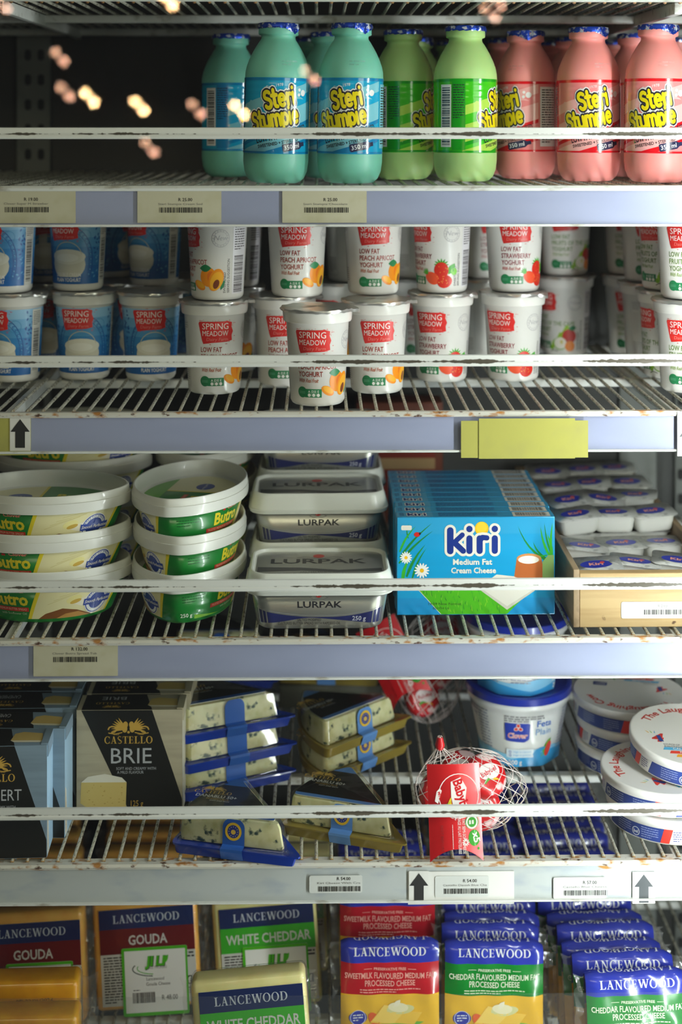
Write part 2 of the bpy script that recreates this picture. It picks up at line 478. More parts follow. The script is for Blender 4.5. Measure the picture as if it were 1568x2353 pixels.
mat('rail_plastic', '#959bb4', 0.32, coat=0.15); noise_mix('rail_plastic', '#848aa4', (6, 30, 30), 0.45, 0.75, amount=0.6)
mat('rail_painted', '#b4b9b7', 0.4); noise_mix('rail_painted', '#a3abb0', (25, 25, 60), 0.5, 0.7)
noise_mix('rail_painted', '#a67834', (22, 60, 60), 0.70, 0.74)
def grimy(name, zlo, zhi, thr):
    """white enamel with a ragged line of grime and chips along one edge of the bar"""
    mat(name, '#dcded9', 0.36)
    nt, ns, L, b = nodes(name)
    tc = N(nt, 'ShaderNodeTexCoord'); sp = N(nt, 'ShaderNodeSeparateXYZ'); L.new(tc.outputs['Object'], sp.inputs[0])
    n1 = N(nt, 'ShaderNodeTexNoise', Scale=230.0, Detail=5.0); L.new(tc.outputs['Object'], n1.inputs['Vector'])
    mp = N(nt, 'ShaderNodeMapping', Scale=(11, 11, 11)); L.new(tc.outputs['Object'], mp.inputs[0])
    n2 = N(nt, 'ShaderNodeTexNoise', Scale=1.0, Detail=3.0); L.new(mp.outputs[0], n2.inputs['Vector'])
    # distance from the grime line, in bar heights, roughened by noise
    c = N(nt, 'ShaderNodeMath', operation='SUBTRACT'); L.new(sp.outputs[2], c.inputs[0]); c.inputs[1].default_value = (zlo + zhi) / 2
    a = N(nt, 'ShaderNodeMath', operation='ABSOLUTE'); L.new(c.outputs[0], a.inputs[0])
    s = N(nt, 'ShaderNodeMath', operation='DIVIDE'); L.new(a.outputs[0], s.inputs[0]); s.inputs[1].default_value = (zhi - zlo)
    m1 = N(nt, 'ShaderNodeMath', operation='MULTIPLY_ADD'); L.new(n1.outputs[0], m1.inputs[0]); m1.inputs[1].default_value = 0.9
    k = N(nt, 'ShaderNodeMath', operation='MULTIPLY_ADD'); L.new(n2.outputs[0], k.inputs[0]); k.inputs[1].default_value = 2.4; k.inputs[2].default_value = -thr
    L.new(k.outputs[0], m1.inputs[2])
    g = N(nt, 'ShaderNodeMath', operation='SUBTRACT'); L.new(m1.outputs[0], g.inputs[0]); L.new(s.outputs[0], g.inputs[1])
    r = N(nt, 'ShaderNodeMapRange'); r.inputs[1].default_value = 0.0; r.inputs[2].default_value = 0.12; L.new(g.outputs[0], r.inputs[0])
    mx = N(nt, 'ShaderNodeMix', data_type='RGBA'); L.new(r.outputs[0], mx.inputs[0])
    mx.inputs[6].default_value = b.inputs['Base Color'].default_value; mx.inputs[7].default_value = lin('#4a4439')
    L.new(mx.outputs[2], b.inputs['Base Color'])
grimy('bar_enamel', -0.0026, 0.0012, 1.50)
grimy('lip_enamel', -0.007, 0.001, 1.15)

# ------------------------------------------------------------------ cabinet
YF, YB = 1.42, 1.88
ZS = [1.574, 1.387, 1.162, 0.936, 0.7135, 0.440]      # wire tops, from the rack above down
XL, XR = -0.44, 0.50
struct(MB().box((XL - .05, YB, .1), (XR + .2, YB + .04, 2.0), 'cooler_liner'), 'wall_back')
struct(MB().box((XL - .09, 1.40, .1), (XL - .05, YB, 2.0), 'cooler_liner'), 'wall_left')
struct(MB().box((XR + .16, 1.40, .1), (XR + .2, YB, 2.0), 'cooler_liner'), 'wall_right')
struct(MB().box((XL - .09, 1.40, 2.0), (XR + .2, YB + .04, 2.04), 'cooler_liner'), 'ceiling')
struct(MB().box((XL - .09, 1.40, .06), (XR + .2, YB + .04, .10), 'cooler_liner'), 'floor')

struct(MB().box((XL - .09, 1.19, 1.625), (XR + .2, 1.40, 2.04), 'white_enamel'), 'shade_header')      # unseen header, added to keep high front light off the top rack

def upright(x0, x1, label, hole_x):
    t = thing('shelf_upright', label, 'shelf post', ((x0 + x1) / 2, YB - .012, .10))
    w = (x1 - x0) / 2
    MB().prism([(-w, .0), (w, .0), (w, .010), (w - .004, .012), (-w + .004, .012), (-w, .010)], 0.0, 1.86, 'upright_paint', 'z').build('post', t, 0)
    m = MB()
    for i in range(56):
        z = .04 + i * .0325
        for hx in hole_x: m.prism(rrect(.008, .014, .003, 2), -.0012, .0002, 'hole_dark', 'y', Matrix.Translation((hx, 0, z)))
    m.build('slot_pattern', t, 0)
    return t
upright(X(36, 1.86), X(112, 1.86), 'dim grey slotted shelf post in the dark left corner of the cooler', (-.007, .010))
upright(X(1428, 1.86), X(1512, 1.86), 'plain pale grey shelf post at the back, right of the cheese portion tray', ())
upright(X(1556, 1.86), X(1640, 1.86), 'pale slotted shelf post at the right picture edge', (-.017, .012))

def wire_shelf(z, label, zbar, face='rail_plastic', lip='rusty_enamel', rail=True, nw=61):
    t = thing('wire_shelf', label, 'shelf', (0.03, YF, z))
    xl, xr = XL - .03, XR - .03
    wp = None
    for i in range(nw):
        x = xl + .012 + i * .0152
        if x > xr: break
        if wp is None:
            wp = MB().tube([(0, .002, -.0035), (0, .004, -.0018), (0, .012, -.0017), (0, .43, -.0017)], .0017, 'wire_coat', 8)
            wp.tube([(0, -.0009, -.0044), (0, .002, -.003), (0, .008, -.0017)], [.0019, .0021, .00178], 'wire_tip', 8)
            wo = wp.build('wire', t); wo.location = (x, 0, 0)
        else:
            o = wo.copy(); C.objects.link(o); o.location = (x, 0, 0)
    MB().rbox((xl, .185, -.0125), (xr, .197, -.0034), .002, 'white_enamel').build('cross_beam', t)
    MB().rbox((xl, .418, -.0125), (xr, .430, -.0034), .002, 'white_enamel').build('rear_beam', t)
    for sx in (-.342, .332):
        MB().rbox((sx - .004, .004, -.016), (sx + .004, .43, -.0036), .001, 'white_enamel').build('side_arm', t)
    if rail:
        m = MB().prism([(-.006, -.0006), (-.001, -.0004), (.000, -.0036), (.012, -.0038), (.012, -.0065), (.001, -.0068), (-.002, -.0058), (-.006, -.0058), (-.0075, -.003)], xl, xr, lip, 'x')
        m.build('front_lip', t, 0)
        m = MB().prism([(-.0035, -.0055), (.0005, -.0055), (.0005, -.0408), (-.0035, -.0408)], xl, xr, face, 'x')
        m.prism([(-.0068, -.0391), (.0005, -.0391), (.0005, -.0415), (-.0055, -.0415), (-.0068, -.0406)], xl, xr, 'white_enamel', 'x')
        m.build('price_rail', t, 0)
        zb = zbar - z
        g = MB().prism([(-.0362, .0052), (-.0335, .0056), (-.0335, -.0052), (-.0362, -.0056), (-.0371, -.0046), (-.0371, -.0024), (-.0364, -.0012), (-.0366, .0004)], xl, xr, 'bar_enamel', 'x')
        o = g.build('guard_bar', t, 0, (0, 0, zb))
        for sx in (-.43, .44):
            MB().tube([(sx, -.0325, zb), (sx, -.028, .006), (sx, .02, -.006)], .0024, 'white_enamel').build('bar_bracket', t)
    else:
        MB().prism([(-.005, .004), (-.001, .004), (-.001, -.0042), (-.005, -.0042)], xl, xr, 'white_enamel', 'x').build('front_lip', t, 0)
    return t
wire_shelf(ZS[0], 'empty wire rack across the very top, seen from below', 0, rail=False)
wire_shelf(ZS[1], 'white wire shelf carrying the flavoured milk bottles', P(784, 306, 1.385).z, lip='white_enamel')
wire_shelf(ZS[2], 'rusting white wire shelf carrying the yoghurt cups', P(784, 829, 1.385).z)
wire_shelf(ZS[3], 'rusting white wire shelf carrying spread tubs and blue cartons', P(784, 1344, 1.385).z)
wire_shelf(ZS[4], 'most rusted wire shelf, carrying brie boxes, blue cheese wedges and net bag', P(784, 1865, 1.385).z, face='rail_painted')
wire_shelf(ZS[5], 'lowest wire shelf, under the block cheeses and cheese slices', P(784, 2600, 1.385).z)

clear_mat('acrylic', '#fcfdfc', .06, 1.0, 0, 1, .012)
a_, b_ = P(0, 2297, 1.404), ZS[5] + .004
o = MB().box((XL - .02, 0, b_), (XR - .04, .002, a_.z), 'acrylic').build('clear_guard', None, 0, (0, 1.404, 0)); tag(o, 'clear plastic guard strip standing along the front of the lowest shelf', 'shelf guard')

# ------------------------------------------------------------------ door glass, string lights, lamp
clear_mat('door_glass', '#f4f8f5', 0.013, 1.0)
def pane(nm, y, rx, rz):
    o = MB().add([(-.75, 0, -.9), (.75, 0, -.9), (.75, 0, .9), (-.75, 0, .9)], [(0, 1, 2, 3)], 'door_glass')
    o = o.build(nm, door, 0, (0, y, 1.0)); o.rotation_euler = (rx, 0, rz)
door = bpy.data.objects.new('door_1', None); C.objects.link(door); door['kind'] = 'structure'
GY = 1.160
pane('glass_pane', GY, 0, 0); pane('glass_pane', GY + .014, 0.0046, 0.0046)

mat('bulb_glow', '#ffd9a8', emit=('#ffc890', 330.0)); mat('bulb_dim', '#ffd9a8', emit=('#ffc0a0', 80.0)); mat('cord_black', '#15140f', 0.6)
sl = thing('string_lights', 'string of warm fairy bulbs, seen reflected in the cooler door glass', 'string lights', (0, 2 * GY - 4.0, 1.6))
bl = [(14, 20, 1), (397, 13, 2), (1138, 40, 1), (147, 141, 1), (160, 222, 0), (215, 235, 2), (330, 254, 2), (462, 261, 1), (561, 263, 2), (723, 184, 1), (354, 350, 0), (1152, 12, 0)]
cp = []
for px, py, k in bl:
    p = P(px, py, 4.0); q = Vector((p.x, 2 * GY - 4.0, p.z)); cp.append(q)
    m = MB(); st = [(-.009, .2)]
    for i in range(1, 8): st.append((-.009 * math.cos(PI * i / 8), math.sin(PI * i / 8)))
    st.append((.009, .3))
    m.loft([(x * .009, y * .009) for x, y in circle(14)], st, 'bulb_glow' if k == 2 else 'bulb_dim')
    b = m.build('bulb', sl, 60, q - sl.location)
    MB().tube([(0, 0, .008), (0, 0, .024)], .006, 'cord_black').build('socket', b)
cp.sort(key=lambda v: v.x); path = []
for a, b in zip(cp, cp[1:]):
    for i in range(8):
        t = i / 8; path.append(a.lerp(b, t) + Vector((0, -.003, .026 - .03 * math.sin(PI * t))) - sl.location)
MB().tube(path, .0018, 'cord_black', 5).build('cord', sl)

mat('tube_glow', '#ffffff', emit=('#f4f6fb', 95.0)); mat('tube_glow_upper', '#ffffff', emit=('#f6f6fb', 84.0))  # upper tube set dimmer to tune the light on the upper shelves
for zc, hl, gm, wd in ((.62, .36, 'tube_glow', 'lower'), (1.28, .255, 'tube_glow_upper', 'upper')):
    lamp = thing('tube_light', 'upright white light tube inside the door frame right of the shelves, %s of two' % wd, 'lamp', (.455, 1.215, zc))
    MB().tube([(0, 0, -hl), (0, 0, hl)], .011, gm, 14).build('tube', lamp)
    MB().prism([(-.016, -.020), (.03, -.020), (.03, .03), (.026, .03), (.026, -.016), (-.016, -.016)], -hl - .02, hl + .02, 'white_enamel', 'z').build('holder', lamp, 0)
    for sg in (-1, 1): MB().tube([(0, 0, sg*(hl + .010) - .008), (0, 0, sg*(hl + .010) + .008)], .014, 'white_enamel', 12).build('end_cap', lamp)

# ------------------------------------------------------------------ price labels on the rails
mat('paper_cream', '#bdb9a0', 0.6); mat('paper_white', '#d9d8d2', 0.55); mat('tape_yellow', '#aaa755', 0.35, coat=0.3)
mat('sticker_clear', '#cfd1cc', 0.3, coat=0.3); mat('ink_black', '#232321', 0.5); mat('ink_grey', '#6f6e69', 0.6); mat('ink_black_glare', '#33373a', 0.35)  # last ink: arrow black with the glare put into its colour
for q in ('paper_cream', 'paper_white', 'tape_yellow'): noise_mix(q, '#96925c' if q != 'paper_white' else '#d5d4cc', (30, 30, 30), 0.5, 0.8, amount=0.5)
def rail_card(name, label, cat, x0, y0, x1, y1, m, y=1.4155, art=None, round_=False, group=None, thick=.0004, edge=None):
    """a card lying on the rail face between two corners given in the photo's frame"""
    a, b = P(x0, y1, y), P(x1, y0, y); w, h = b.x - a.x, b.z - a.z
    t = thing(name, label, cat, ((a.x + b.x) / 2, y, (a.z + b.z) / 2), group=group)
    pts = rrect(w, h, .002 if round_ else .0003, 3)
    mb = MB().prism(pts, -thick, 0, m, 'y')
    A = Art()
    if art: art(A, w * 1000, h * 1000)
    A.lay(mb, plane_map((0, -thick, 0), (1, 0, 0), (0, 0, 1)))
    if edge: mb.prism(rc(-w/2, h/2 - .0012, w/2, h/2), -thick - .0001, 0, edge, 'y')
    o = mb.build('card', None, 0)
    bpy.data.objects.remove(t)
    o.name = name; o.location = ((a.x + b.x) / 2, y, (a.z + b.z) / 2)
    return tag(o, label, cat, group)
def price_art(price, line, dx=0, dy=0, s=1.0, seed=1):
    def f(A, w, h):
        A.text(price, dx + 4*s, dy + 4.2*s, 3.1*s, 'ink_black', 2, bold=.01)
        A.text(line, dx - 1*s, dy + .4*s, 2.0*s, 'ink_grey', 2, width=44*s)
        A.barcode(dx - 22*s, dy - 7.2*s, 44*s, 5.2*s, 'ink_black', 2, seed=seed)
    return f
def arrow(A, w, h, dx=0, dy=0, s=1.0, m='ink_black'):
    A.poly([(dx - 4.8*s, dy - 15*s), (dx + 4.8*s, dy - 15*s), (dx + 4.8*s, dy + 1*s), (dx + 9.5*s, dy + 1*s), (dx, dy + 13.5*s), (dx - 9.5*s, dy + 1*s), (dx - 4.8*s, dy + 1*s)], m, 2)
rail_card('price_label', 'cream price label reading R 19.00 at the left end of the top rail', 'price label', -40, 434, 174, 513, 'paper_cream', art=price_art('R 19.00', 'Clover Super M Strawber', -2, 1, seed=2), edge='tape_yellow')
rail_card('price_label', 'cream price label reading R 25.00 below the empty dark part of the top shelf', 'price label', 316, 432, 509, 512, 'paper_cream', art=price_art('R 25.00', 'Steri Stumpie Cream Sod', 2, 0, seed=3), edge='tape_yellow')
rail_card('price_label', 'cream price label reading R 25.00 below the two tall turquoise bottles', 'price label', 649, 432, 843, 512, 'paper_cream', art=price_art('R 25.00', 'Steri Stumpie Chocolate', 2, 0, seed=4), edge='tape_yellow')
rail_card('yellow_card', 'yellow card strip behind the black arrow on the second rail', 'card', -30, 953, 71, 1046, 'tape_yellow', y=1.4160)
rail_card('arrow_sign', 'white card with black up arrow over yellow card, left end of the second rail', 'arrow sign', 23, 957, 70, 1036, 'paper_white', art=lambda A, w, h: arrow(A, w, h, 0, 1, 1.0))
rail_card('yellow_tape', 'broad sheet of pale yellow paper hanging over the second rail', 'paper', 1060, 966, 1352, 1052, 'tape_yellow', y=1.4125)
rail_card('yellow_tape', 'smaller yellow sheet lying over the broad yellow sheet on the second rail', 'paper', 1101, 961, 1322, 1054, 'tape_yellow', y=1.4118)
rail_card('arrow_sign', 'white card with a dark arrow cut off by the right picture edge', 'arrow sign', 1557, 945, 1650, 1048, 'paper_white', y=1.4120, art=lambda A, w, h: arrow(A, w, h, -9, -4, 1.0, 'ink_black_glare'))
rail_card('price_label', 'cream price label reading R 132.00 on the rail under the green tubs', 'price label', 77, 1473, 271, 1554, 'paper_cream', art=price_art('R 132.00', 'Clover Butro Spread Tub', 0, 4, seed=5), edge=None)
rail_card('price_label', 'small clear sticker reading R 54.00 on the painted rail, under the gold wedges', 'price label', 711, 2011, 833, 2052, 'sticker_clear', art=price_art('R 54.00', 'Kiri Cheese With Cre', 4, 0, .98, seed=6), round_=True)
rail_card('paper_strip', 'white paper strip on the painted rail below the net bag', 'paper', 938, 2001, 1182, 2078, 'paper_white', y=1.4160)
rail_card('arrow_sign', 'black up arrow card at the left of the white paper strip', 'arrow sign', 940, 2001, 986, 2073, 'paper_white', art=lambda A, w, h: arrow(A, w, h, 0, 0, 1.0))
rail_card('price_label', 'sticker reading R 54.00 on the white paper strip below the red card', 'price label', 1000, 2012, 1124, 2061, 'sticker_clear', art=price_art('R 54.00', 'Castello Danish Blue Che', 4, 0, 1.0, seed=7), round_=True)
rail_card('price_label', 'overexposed sticker reading R 57.00 near the right end of the painted rail', 'price label', 1272, 2015, 1394, 2066, 'sticker_clear', art=price_art('R 57.00', 'Castello Blue Cheese', 6, 0, 1.0, seed=8), round_=True)
rail_card('arrow_sign', 'up arrow card, black lightened for glare, at the right end of the painted rail', 'arrow sign', 1454, 2003, 1506, 2076, 'paper_white', art=lambda A, w, h: arrow(A, w, h, 0, 0, 1.0, 'ink_black_glare'))
# ------------------------------------------------------------------ milk bottles
mat('cap_blue', '#1f43b4', 0.28, metal=0.65); noise_mix('cap_blue', '#d4d9e6', (170, 170, 260), 0.54, 0.60, 3, bump=0.5)
BOT = [(0,.0215),(.001,.025),(.005,.0292),(.012,.0322),(.022,.0334),(.107,.0334),(.113,.0331),(.119,.0319),(.126,.0294),(.133,.0262),(.139,.0229),(.144,.0198),(.1465,.0180),(.1485,.0174),(.1505,.0176),(.1515,.0202),(.1525,.0206),(.1605,.0206),(.1615,.0198)]
def lighten(h, k):
    h = h.lstrip('#'); c = [int(h[i:i+2], 16) for i in (0, 2, 4)]
    return '#%02x%02x%02x' % tuple(int(v + (255 - v) * k) if k >= 0 else int(v * (1 + k)) for v in c)
def milk_bottle(milk, base, dark, pale, l1, l2, swe):
    t = thing('milk_bottle')
    bm_ = mat('milk_' + milk.lstrip('#'), milk, 0.42, sub=0.25)
    mb = MB().loft(circle(56), BOT, bm_); A = Art(); A.lines(4, 123, 18, 2, 3.4, 1.5, ink(lighten(milk, -.16)), 1, 21)
    A.lay(mb, round_map(BOT, .0310), 1.5, .0001); mb.build('bottle', t)
    # printed sleeve
    B, D, W = ink(base, 0.16, 0.6), ink(dark, 0.16, 0.6), ink(pale, 0.16, 0.6)
    K, Yw, Wh, Nv = ink('#26242c', 0.2, 0.6), ink('#ecd80a', 0.2, 0.6), ink('#f2f2f2', 0.2, 0.6), ink('#2a2c4a', 0.2, 0.6)
    pr = []
    for i in range(75):
        z = .030 + .077 * i / 74; r = .0337
        if z > .078: r += .00014 * math.sin((z - .078) * 950) * min(1, (z - .078) / .006) * (1 if z < .104 else 0)
        pr.append((z, r))
    mb = MB().loft(circle(72), [(.030, .0333)] + pr + [(.107, .0333)], B, False, False)
    A = Art(); a = .30
    def band(u0, u1, v0, v1, m, ly=1):      # sloping band, clipped to the sleeve
        A.put([[(u, min(106, max(31, v0 + a*u))), (u + 4, min(106, max(31, v0 + a*(u+4)))), (u + 4, min(106, max(31, v1 + a*(u+4)))), (u, min(106, max(31, v1 + a*u)))] for u in range(u0, u1, 4)], m, ly)
    for u0, u1 in ((-52, 40),):
        band(u0, u1, 82, 92, W); band(u0, u1, 54, 72, W); band(u0, u1, 36, 46, W)
        band(u0, u1, 50, 54, D); band(u0, u1, 31, 36, D)
    A.rect(-105.5, 104, 105.5, 106.8, D, 2); A.rect(-105.5, 30.6, 105.5, 32.4, D, 2)
    # lettering: white halo, dark outline, yellow face
    R = 11
    for sw, m, ly in ((.56, Wh, 3), (.43, K, 4), (.22, Yw, 5)):
        A.text('Steri', 3.5, 77.5, 18.5, m, ly, font='r', sw=sw, rot=R, kx=.74)
        A.text('Stumpie', -.5, 57.5, 18.0, m, ly, font='r', sw=sw, rot=R, kx=.70)
    A.text('Since 1978', -3, 97.2, 2.8, W if pale < dark else Wh, 3, rot=R, shear=.2)
    for bx, by, br in ((29, 92, 3.2), (24, 95, 1.6), (23.5, 90, 1.6), (-30, 82, 2.0), (-26, 80, 1.3), (-33, 77, 1.2)): A.ell(bx, by, br, br, Wh if bx > 0 else W, 3)
    A.blade(18, 88, 15.5, 98, 4, 1, Wh, 3); A.blade(17, 87, 30, 85.5, 3.5, 1, W, 3); A.blade(-27, 70, -33, 76, 3, -1, W, 3)
    A.text(l1, 9, 50.5, 5.2, K, 3, rot=R, bold=.012, width=50); A.text(l2, -3, 44.0, 6.0, K, 3, rot=R, bold=.02, width=36)
    A.text(swe, 2, 39.6, 3.1, K, 3, rot=R, bold=.02, width=43)
    q = [(-11, -4), (7, -4), (10, -2), (14, -2), (14, 2), (10, 2), (7, 4), (-11, 4), (-12, 3), (-12, -3)]
    c_, s_ = math.cos(math.radians(R)), math.sin(math.radians(R))
    A.poly([(18 + x*c_ - y*s_, 38 + x*s_ + y*c_) for x, y in q], Nv, 4)
    A.text('350 ml', 16.5, 35.6, 4.4, Wh, 5, rot=R, bold=.01, width=17)
    # ingredients panel and bar code round the side
    A.rect(42, 36, 66, 101, Wh if pale > '#c' else W, 3); A.lines(44, 97, 20, 22, 2.7, 1.1, K, 4, 5)
    A.rect(-70, 36, -57, 101, Wh, 3); A.barcode(-68.5, 38, 10, 60, K, 4, True, 4)
    A.rect(-56, 33, -42, 104, D, 2); A.lines(-55, 100, 12, 14, 2.6, .9, K, 4, 9)
    A.lay(mb, round_map([(z, r + .00008) for z, r in pr], .0336), 1.5, .00008, 0.0, 1.3)
    mb.build('label_sleeve', t)
    # crinkled foil cap
    m = MB(); rg = []; r = random.Random(sum(map(ord, milk))); n = 56
    drip = [max(0, 1 - abs(i - 8) / 6) for i in range(n)]
    jag = [r.uniform(-1, 1) for _ in range(n)]
    for zi, rr in ((.0, .0212), (.25, .0215), (.6, .0213), (1.0, .0205), (1.12, .0185), (1.16, .0)):
        ring = []
        for i in range(n):
            an = 2*PI*i/n; low = .1578 - drip[i] * .0055 + jag[i] * .0007
            z = low + (.1632 - low) * min(zi, 1) + max(0, zi - 1) * .004
            k = max(rr, .0004) + (.0005 * math.sin(i * 2.7) + .0004 * jag[i]) * (1 if zi < 1.05 else 0)
            ring.append(Vector((k * math.sin(an), -k * math.cos(an), z)))
        rg.append(ring)
    m.rings(rg, 'cap_blue', False, True).build('foil_cap', t, 50)
    return Kind(t, 'milk bottle', None)
BOT_B = milk_bottle('#76c2ac', '#12a3cf', '#0c7fb4', '#7fc6d6', 'BUBBLEGUM FLAVOURED', 'LOW FAT MILK', 'SWEETENED + STERILISED')
BOT_G = milk_bottle('#b3d98a', '#3fc016', '#159a1a', '#b4de54', 'CREAM SODA FLAVOURED', 'LOW FAT MILK', 'SWEETENED + STERILISED')
BOT_P = milk_bottle('#f59a94', '#ee8a8a', '#dd1520', '#f7b5b2', 'STRAWBERRY FLAVOURED', 'LOW FAT MILK', 'SWEETENED + STERILISED')
z1 = ZS[1]
def bottle(k, px, Y, rz, label, group, tilt=0.0):
    p = P(px, 280, Y); k.put((p.x, Y, z1 + .0002 + abs(tilt) * .023), rz, label, (0, tilt), group)
g = 'turquoise milk bottles'
bottle(BOT_B, 633, 1.462, 2, 'tall turquoise milk bottle with yellow lettering, left of the pair at the front', g, .022)
bottle(BOT_B, 803, 1.462, -12, 'tall turquoise milk bottle beside the green bottles, lettering turned left', g, .016)
bottle(BOT_B, 531, 1.635, 70, 'turquoise milk bottle standing back and alone at the left end', g)
bottle(BOT_B, 700, 1.70, 40, 'shaded turquoise bottle glimpsed in the gap between the two front ones', g)
bottle(BOT_B, 757, 1.60, 20, 'turquoise bottle behind, its cap peeping out left of the second front one', g)
g = 'green milk bottles'
bottle(BOT_G, 928, 1.56, 62, 'green milk bottle touching the turquoise ones', g, -.01)
bottle(BOT_G, 1069, 1.50, 66, 'green milk bottle beside the pink ones, cap with a torn flap', g, .012)
bottle(BOT_G, 955, 1.70, 10, 'green bottle hidden behind the one touching the turquoise bottles', g)
bottle(BOT_G, 1040, 1.775, 30, 'green bottle hidden behind the one beside the pink bottles', g)
g = 'pink milk bottles'
bottle(BOT_P, 1208, 1.575, -52, 'pink milk bottle next to the green ones, showing its ingredients panel', g)
bottle(BOT_P, 1353, 1.515, -6, 'pink milk bottle in the middle of the pink front row', g)
bottle(BOT_P, 1509, 1.475, -20, 'pink milk bottle cut by the right picture edge', g, .012)
for i, (px, Y) in enumerate(((1160, 1.72), (1262, 1.78), (1318, 1.69), (1410, 1.765), (1462, 1.62), (1560, 1.70))):
    bottle(BOT_P, px, Y, 30 * i, 'dim pink bottle standing behind the pink front row, %s from the green bottles' % ORD[i], 'pink bottles in the back row')

# ------------------------------------------------------------------ yoghurt cups
mat('cup_white', '#eceae4', 0.28, coat=0.25); mat('foil_silver', '#c9c8c4', 0.3, metal=0.75)
noise_mix('foil_silver', '#d9a878', (40, 40, 40), 0.52, 0.7, 3, bump=0.4, amount=0.7)
CUP = [(0,.0250),(.0008,.0262),(.004,.0279),(.083,.0322),(.0838,.0345),(.085,.0352),(.0955,.0362),(.0962,.0374),(.0975,.0374)]
BODY = [(.004,.0279),(.083,.0322)]
RED, WHI, GRN, ORG, BLK = ink('#d42a26'), ink('#f4f0ec'), ink('#1e7a4a'), ink('#f5930f'), ink('#3a3536')
def brush(A, x, y, seed=1, ly=2):
    r = random.Random(seed)
    A.poly([(x-19, y+9.5), (x-18, y+11.5), (x+12, y+12), (x+17, y+10.5), (x+16.5, y+6), (x+18.5, y+1), (x+17, y-3), (x+17.5, y-8.5), (x+11, y-10), (x-4, y-10.6), (x-14, y-12), (x-15.5, y-8)], RED, ly)
    for i in range(26):
        e = r.random()
        if e < .5: a, b = x + r.uniform(14, 21), y + r.uniform(-11, 11)
        elif e < .75: a, b = x + r.uniform(-14, 18), y - r.uniform(10, 13)
        else: a, b = x + r.uniform(-19, 14), y + r.uniform(11.5, 13.5)
        A.rect(a, b, a + r.uniform(.4, 2.4), b + r.uniform(.25, .6), RED, ly)
    A.text('SPRING', x-1, y+3.6, 6.3, WHI, ly + 1, width=27.5); A.text('MEADOW', x-1, y-3.4, 5.3, WHI, ly + 1, width=27.5)
    A.text('Dairy Farm', x+1, y-8.6, 3.3, ink('#e8887f'), ly + 1, width=23, shear=.15)
def script(A, s, x, y, h, m, w): A.text(s, x, y, h, m, 2, 'l', .012, w, shear=.28)
def vitamins(A, x, y):
    A.ell(x, y + .5, 5.6, 5.6, GRN, 2); A.rect(x + 3, y - 4.6, x + 22, y + 4, GRN, 2); A.rect(x - 3.5, y + .8, x + 3.5, y + 1.3, ink('#67a683'), 3); A.rect(x - 3.5, y - .6, x + 3.5, y - .1, ink('#67a683'), 3)
    for i, s in enumerate(('A', 'D3', 'E')):
        A.text(s, x + 8.2 + 5 * i, y + .2, 2.4, WHI, 3, bold=.01); A.ell(x + 8.2 + 5*i, y - 2.2, 1.7, 1.7, WHI, 3)
        if i: A.rect(x + 5.6 + 5*i, y - 3.6, x + 5.8 + 5*i, y + 3, WHI, 3)
def apricots(A, x, y):
    o2, o3, br = ink('#e8741a'), ink('#fbb52a'), ink('#7a3b1c')
    A.ell(x + 4, y + 6, 9.5, 10.5, ORG, 2); A.ell(x + 9, y + 4, 5.5, 8.5, o2, 3, 20)
    A.ell(x - 7, y - 3, 8, 4.4, ORG, 3, -28); A.ell(x - 6.5, y - 2.2, 6.5, 3.0, o3, 4, -28)
    A.ell(x + 13, y + 3, 8.0, 12.5, ORG, 4, -24); A.ell(x + 13.6, y + 1.8, 6.8, 10.4, o3, 5, -24); A.ell(x + 13.2, y - 1.5, 3.2, 5.2, br, 6, -24)
    A.leaf(x - 6, y + 15, x + 8, y + 15.5, 8, GRN, 6); A.leaf(x + 18, y - 8, x + 23, y + 3, 4, GRN, 3)
def strawberries(A, x, y):
    r1, r2, g1 = ink('#cf2a1c'), ink('#e8532f'), ink('#3fa02a')
    for i in range(7): A.blade(x + 6, y + 12, x + 6 + 9*math.cos(PI*i/6), y + 13 + 7*math.sin(PI*i/6), 3.5, 0, g1, 3)
    A.ell(x + 6, y + 6.5, 8.5, 9, r1, 4); A.ell(x - 5, y - 2.5, 9, 6.5, r2, 5, -25); A.ell(x + 10, y - 6, 9, 7.0, r1, 6, 15)
    for i in range(5): A.blade(x - 11, y + 2, x - 13 + 5*math.cos(1.2 + i*.5), y + 4 + 5*math.sin(1.2 + i*.5), 2.5, 0, g1, 6)
    A.leaf(x + 14, y + 2, x + 22, y + 14, 8, g1, 3); A.ell(x + 21, y + 5, 4, 4, ink('#7cc544'), 3)
    r = random.Random(4)
    for i in range(24): A.ell(x + 6 + r.uniform(-6, 9), y + r.uniform(-9, 12), .35, .55, ink('#f2c25a'), 7, n=6)
def cape_fruit(A, x, y):
    gr, pe = ink('#9ac83a'), ink('#f1eee2')
    for i in range(16): A.ell(x - 12 + i * 1.35 + (i % 3), y - 8 + i * 1.5 + 2.5 * (i % 2), 2.9, 2.9, gr if i % 2 else ink('#84b52c'), 2 + i % 2, n=12)
    A.ell(x - 1, y - 3, 9, 8, ink('#7fae36'), 4); A.ell(x - .5, y - 2.5, 8.2, 7.2, pe, 5); A.ell(x + 1, y - 1, 2, 2.6, ink('#d9d07e'), 6)
    A.ell(x + 11, y + 6, 9, 9, ink('#c0342a'), 4); A.ell(x + 12, y - 6, 6.5, 6.5, ink('#f08a2a'), 6); A.leaf(x + 10, y + 15, x + 20, y + 17, 6, GRN, 6)
    A.stroke([(x - 14, y - 13), (x - 10, y - 11), (x - 4, y - 12.5)], .9, ink('#4c4a32'), 3)
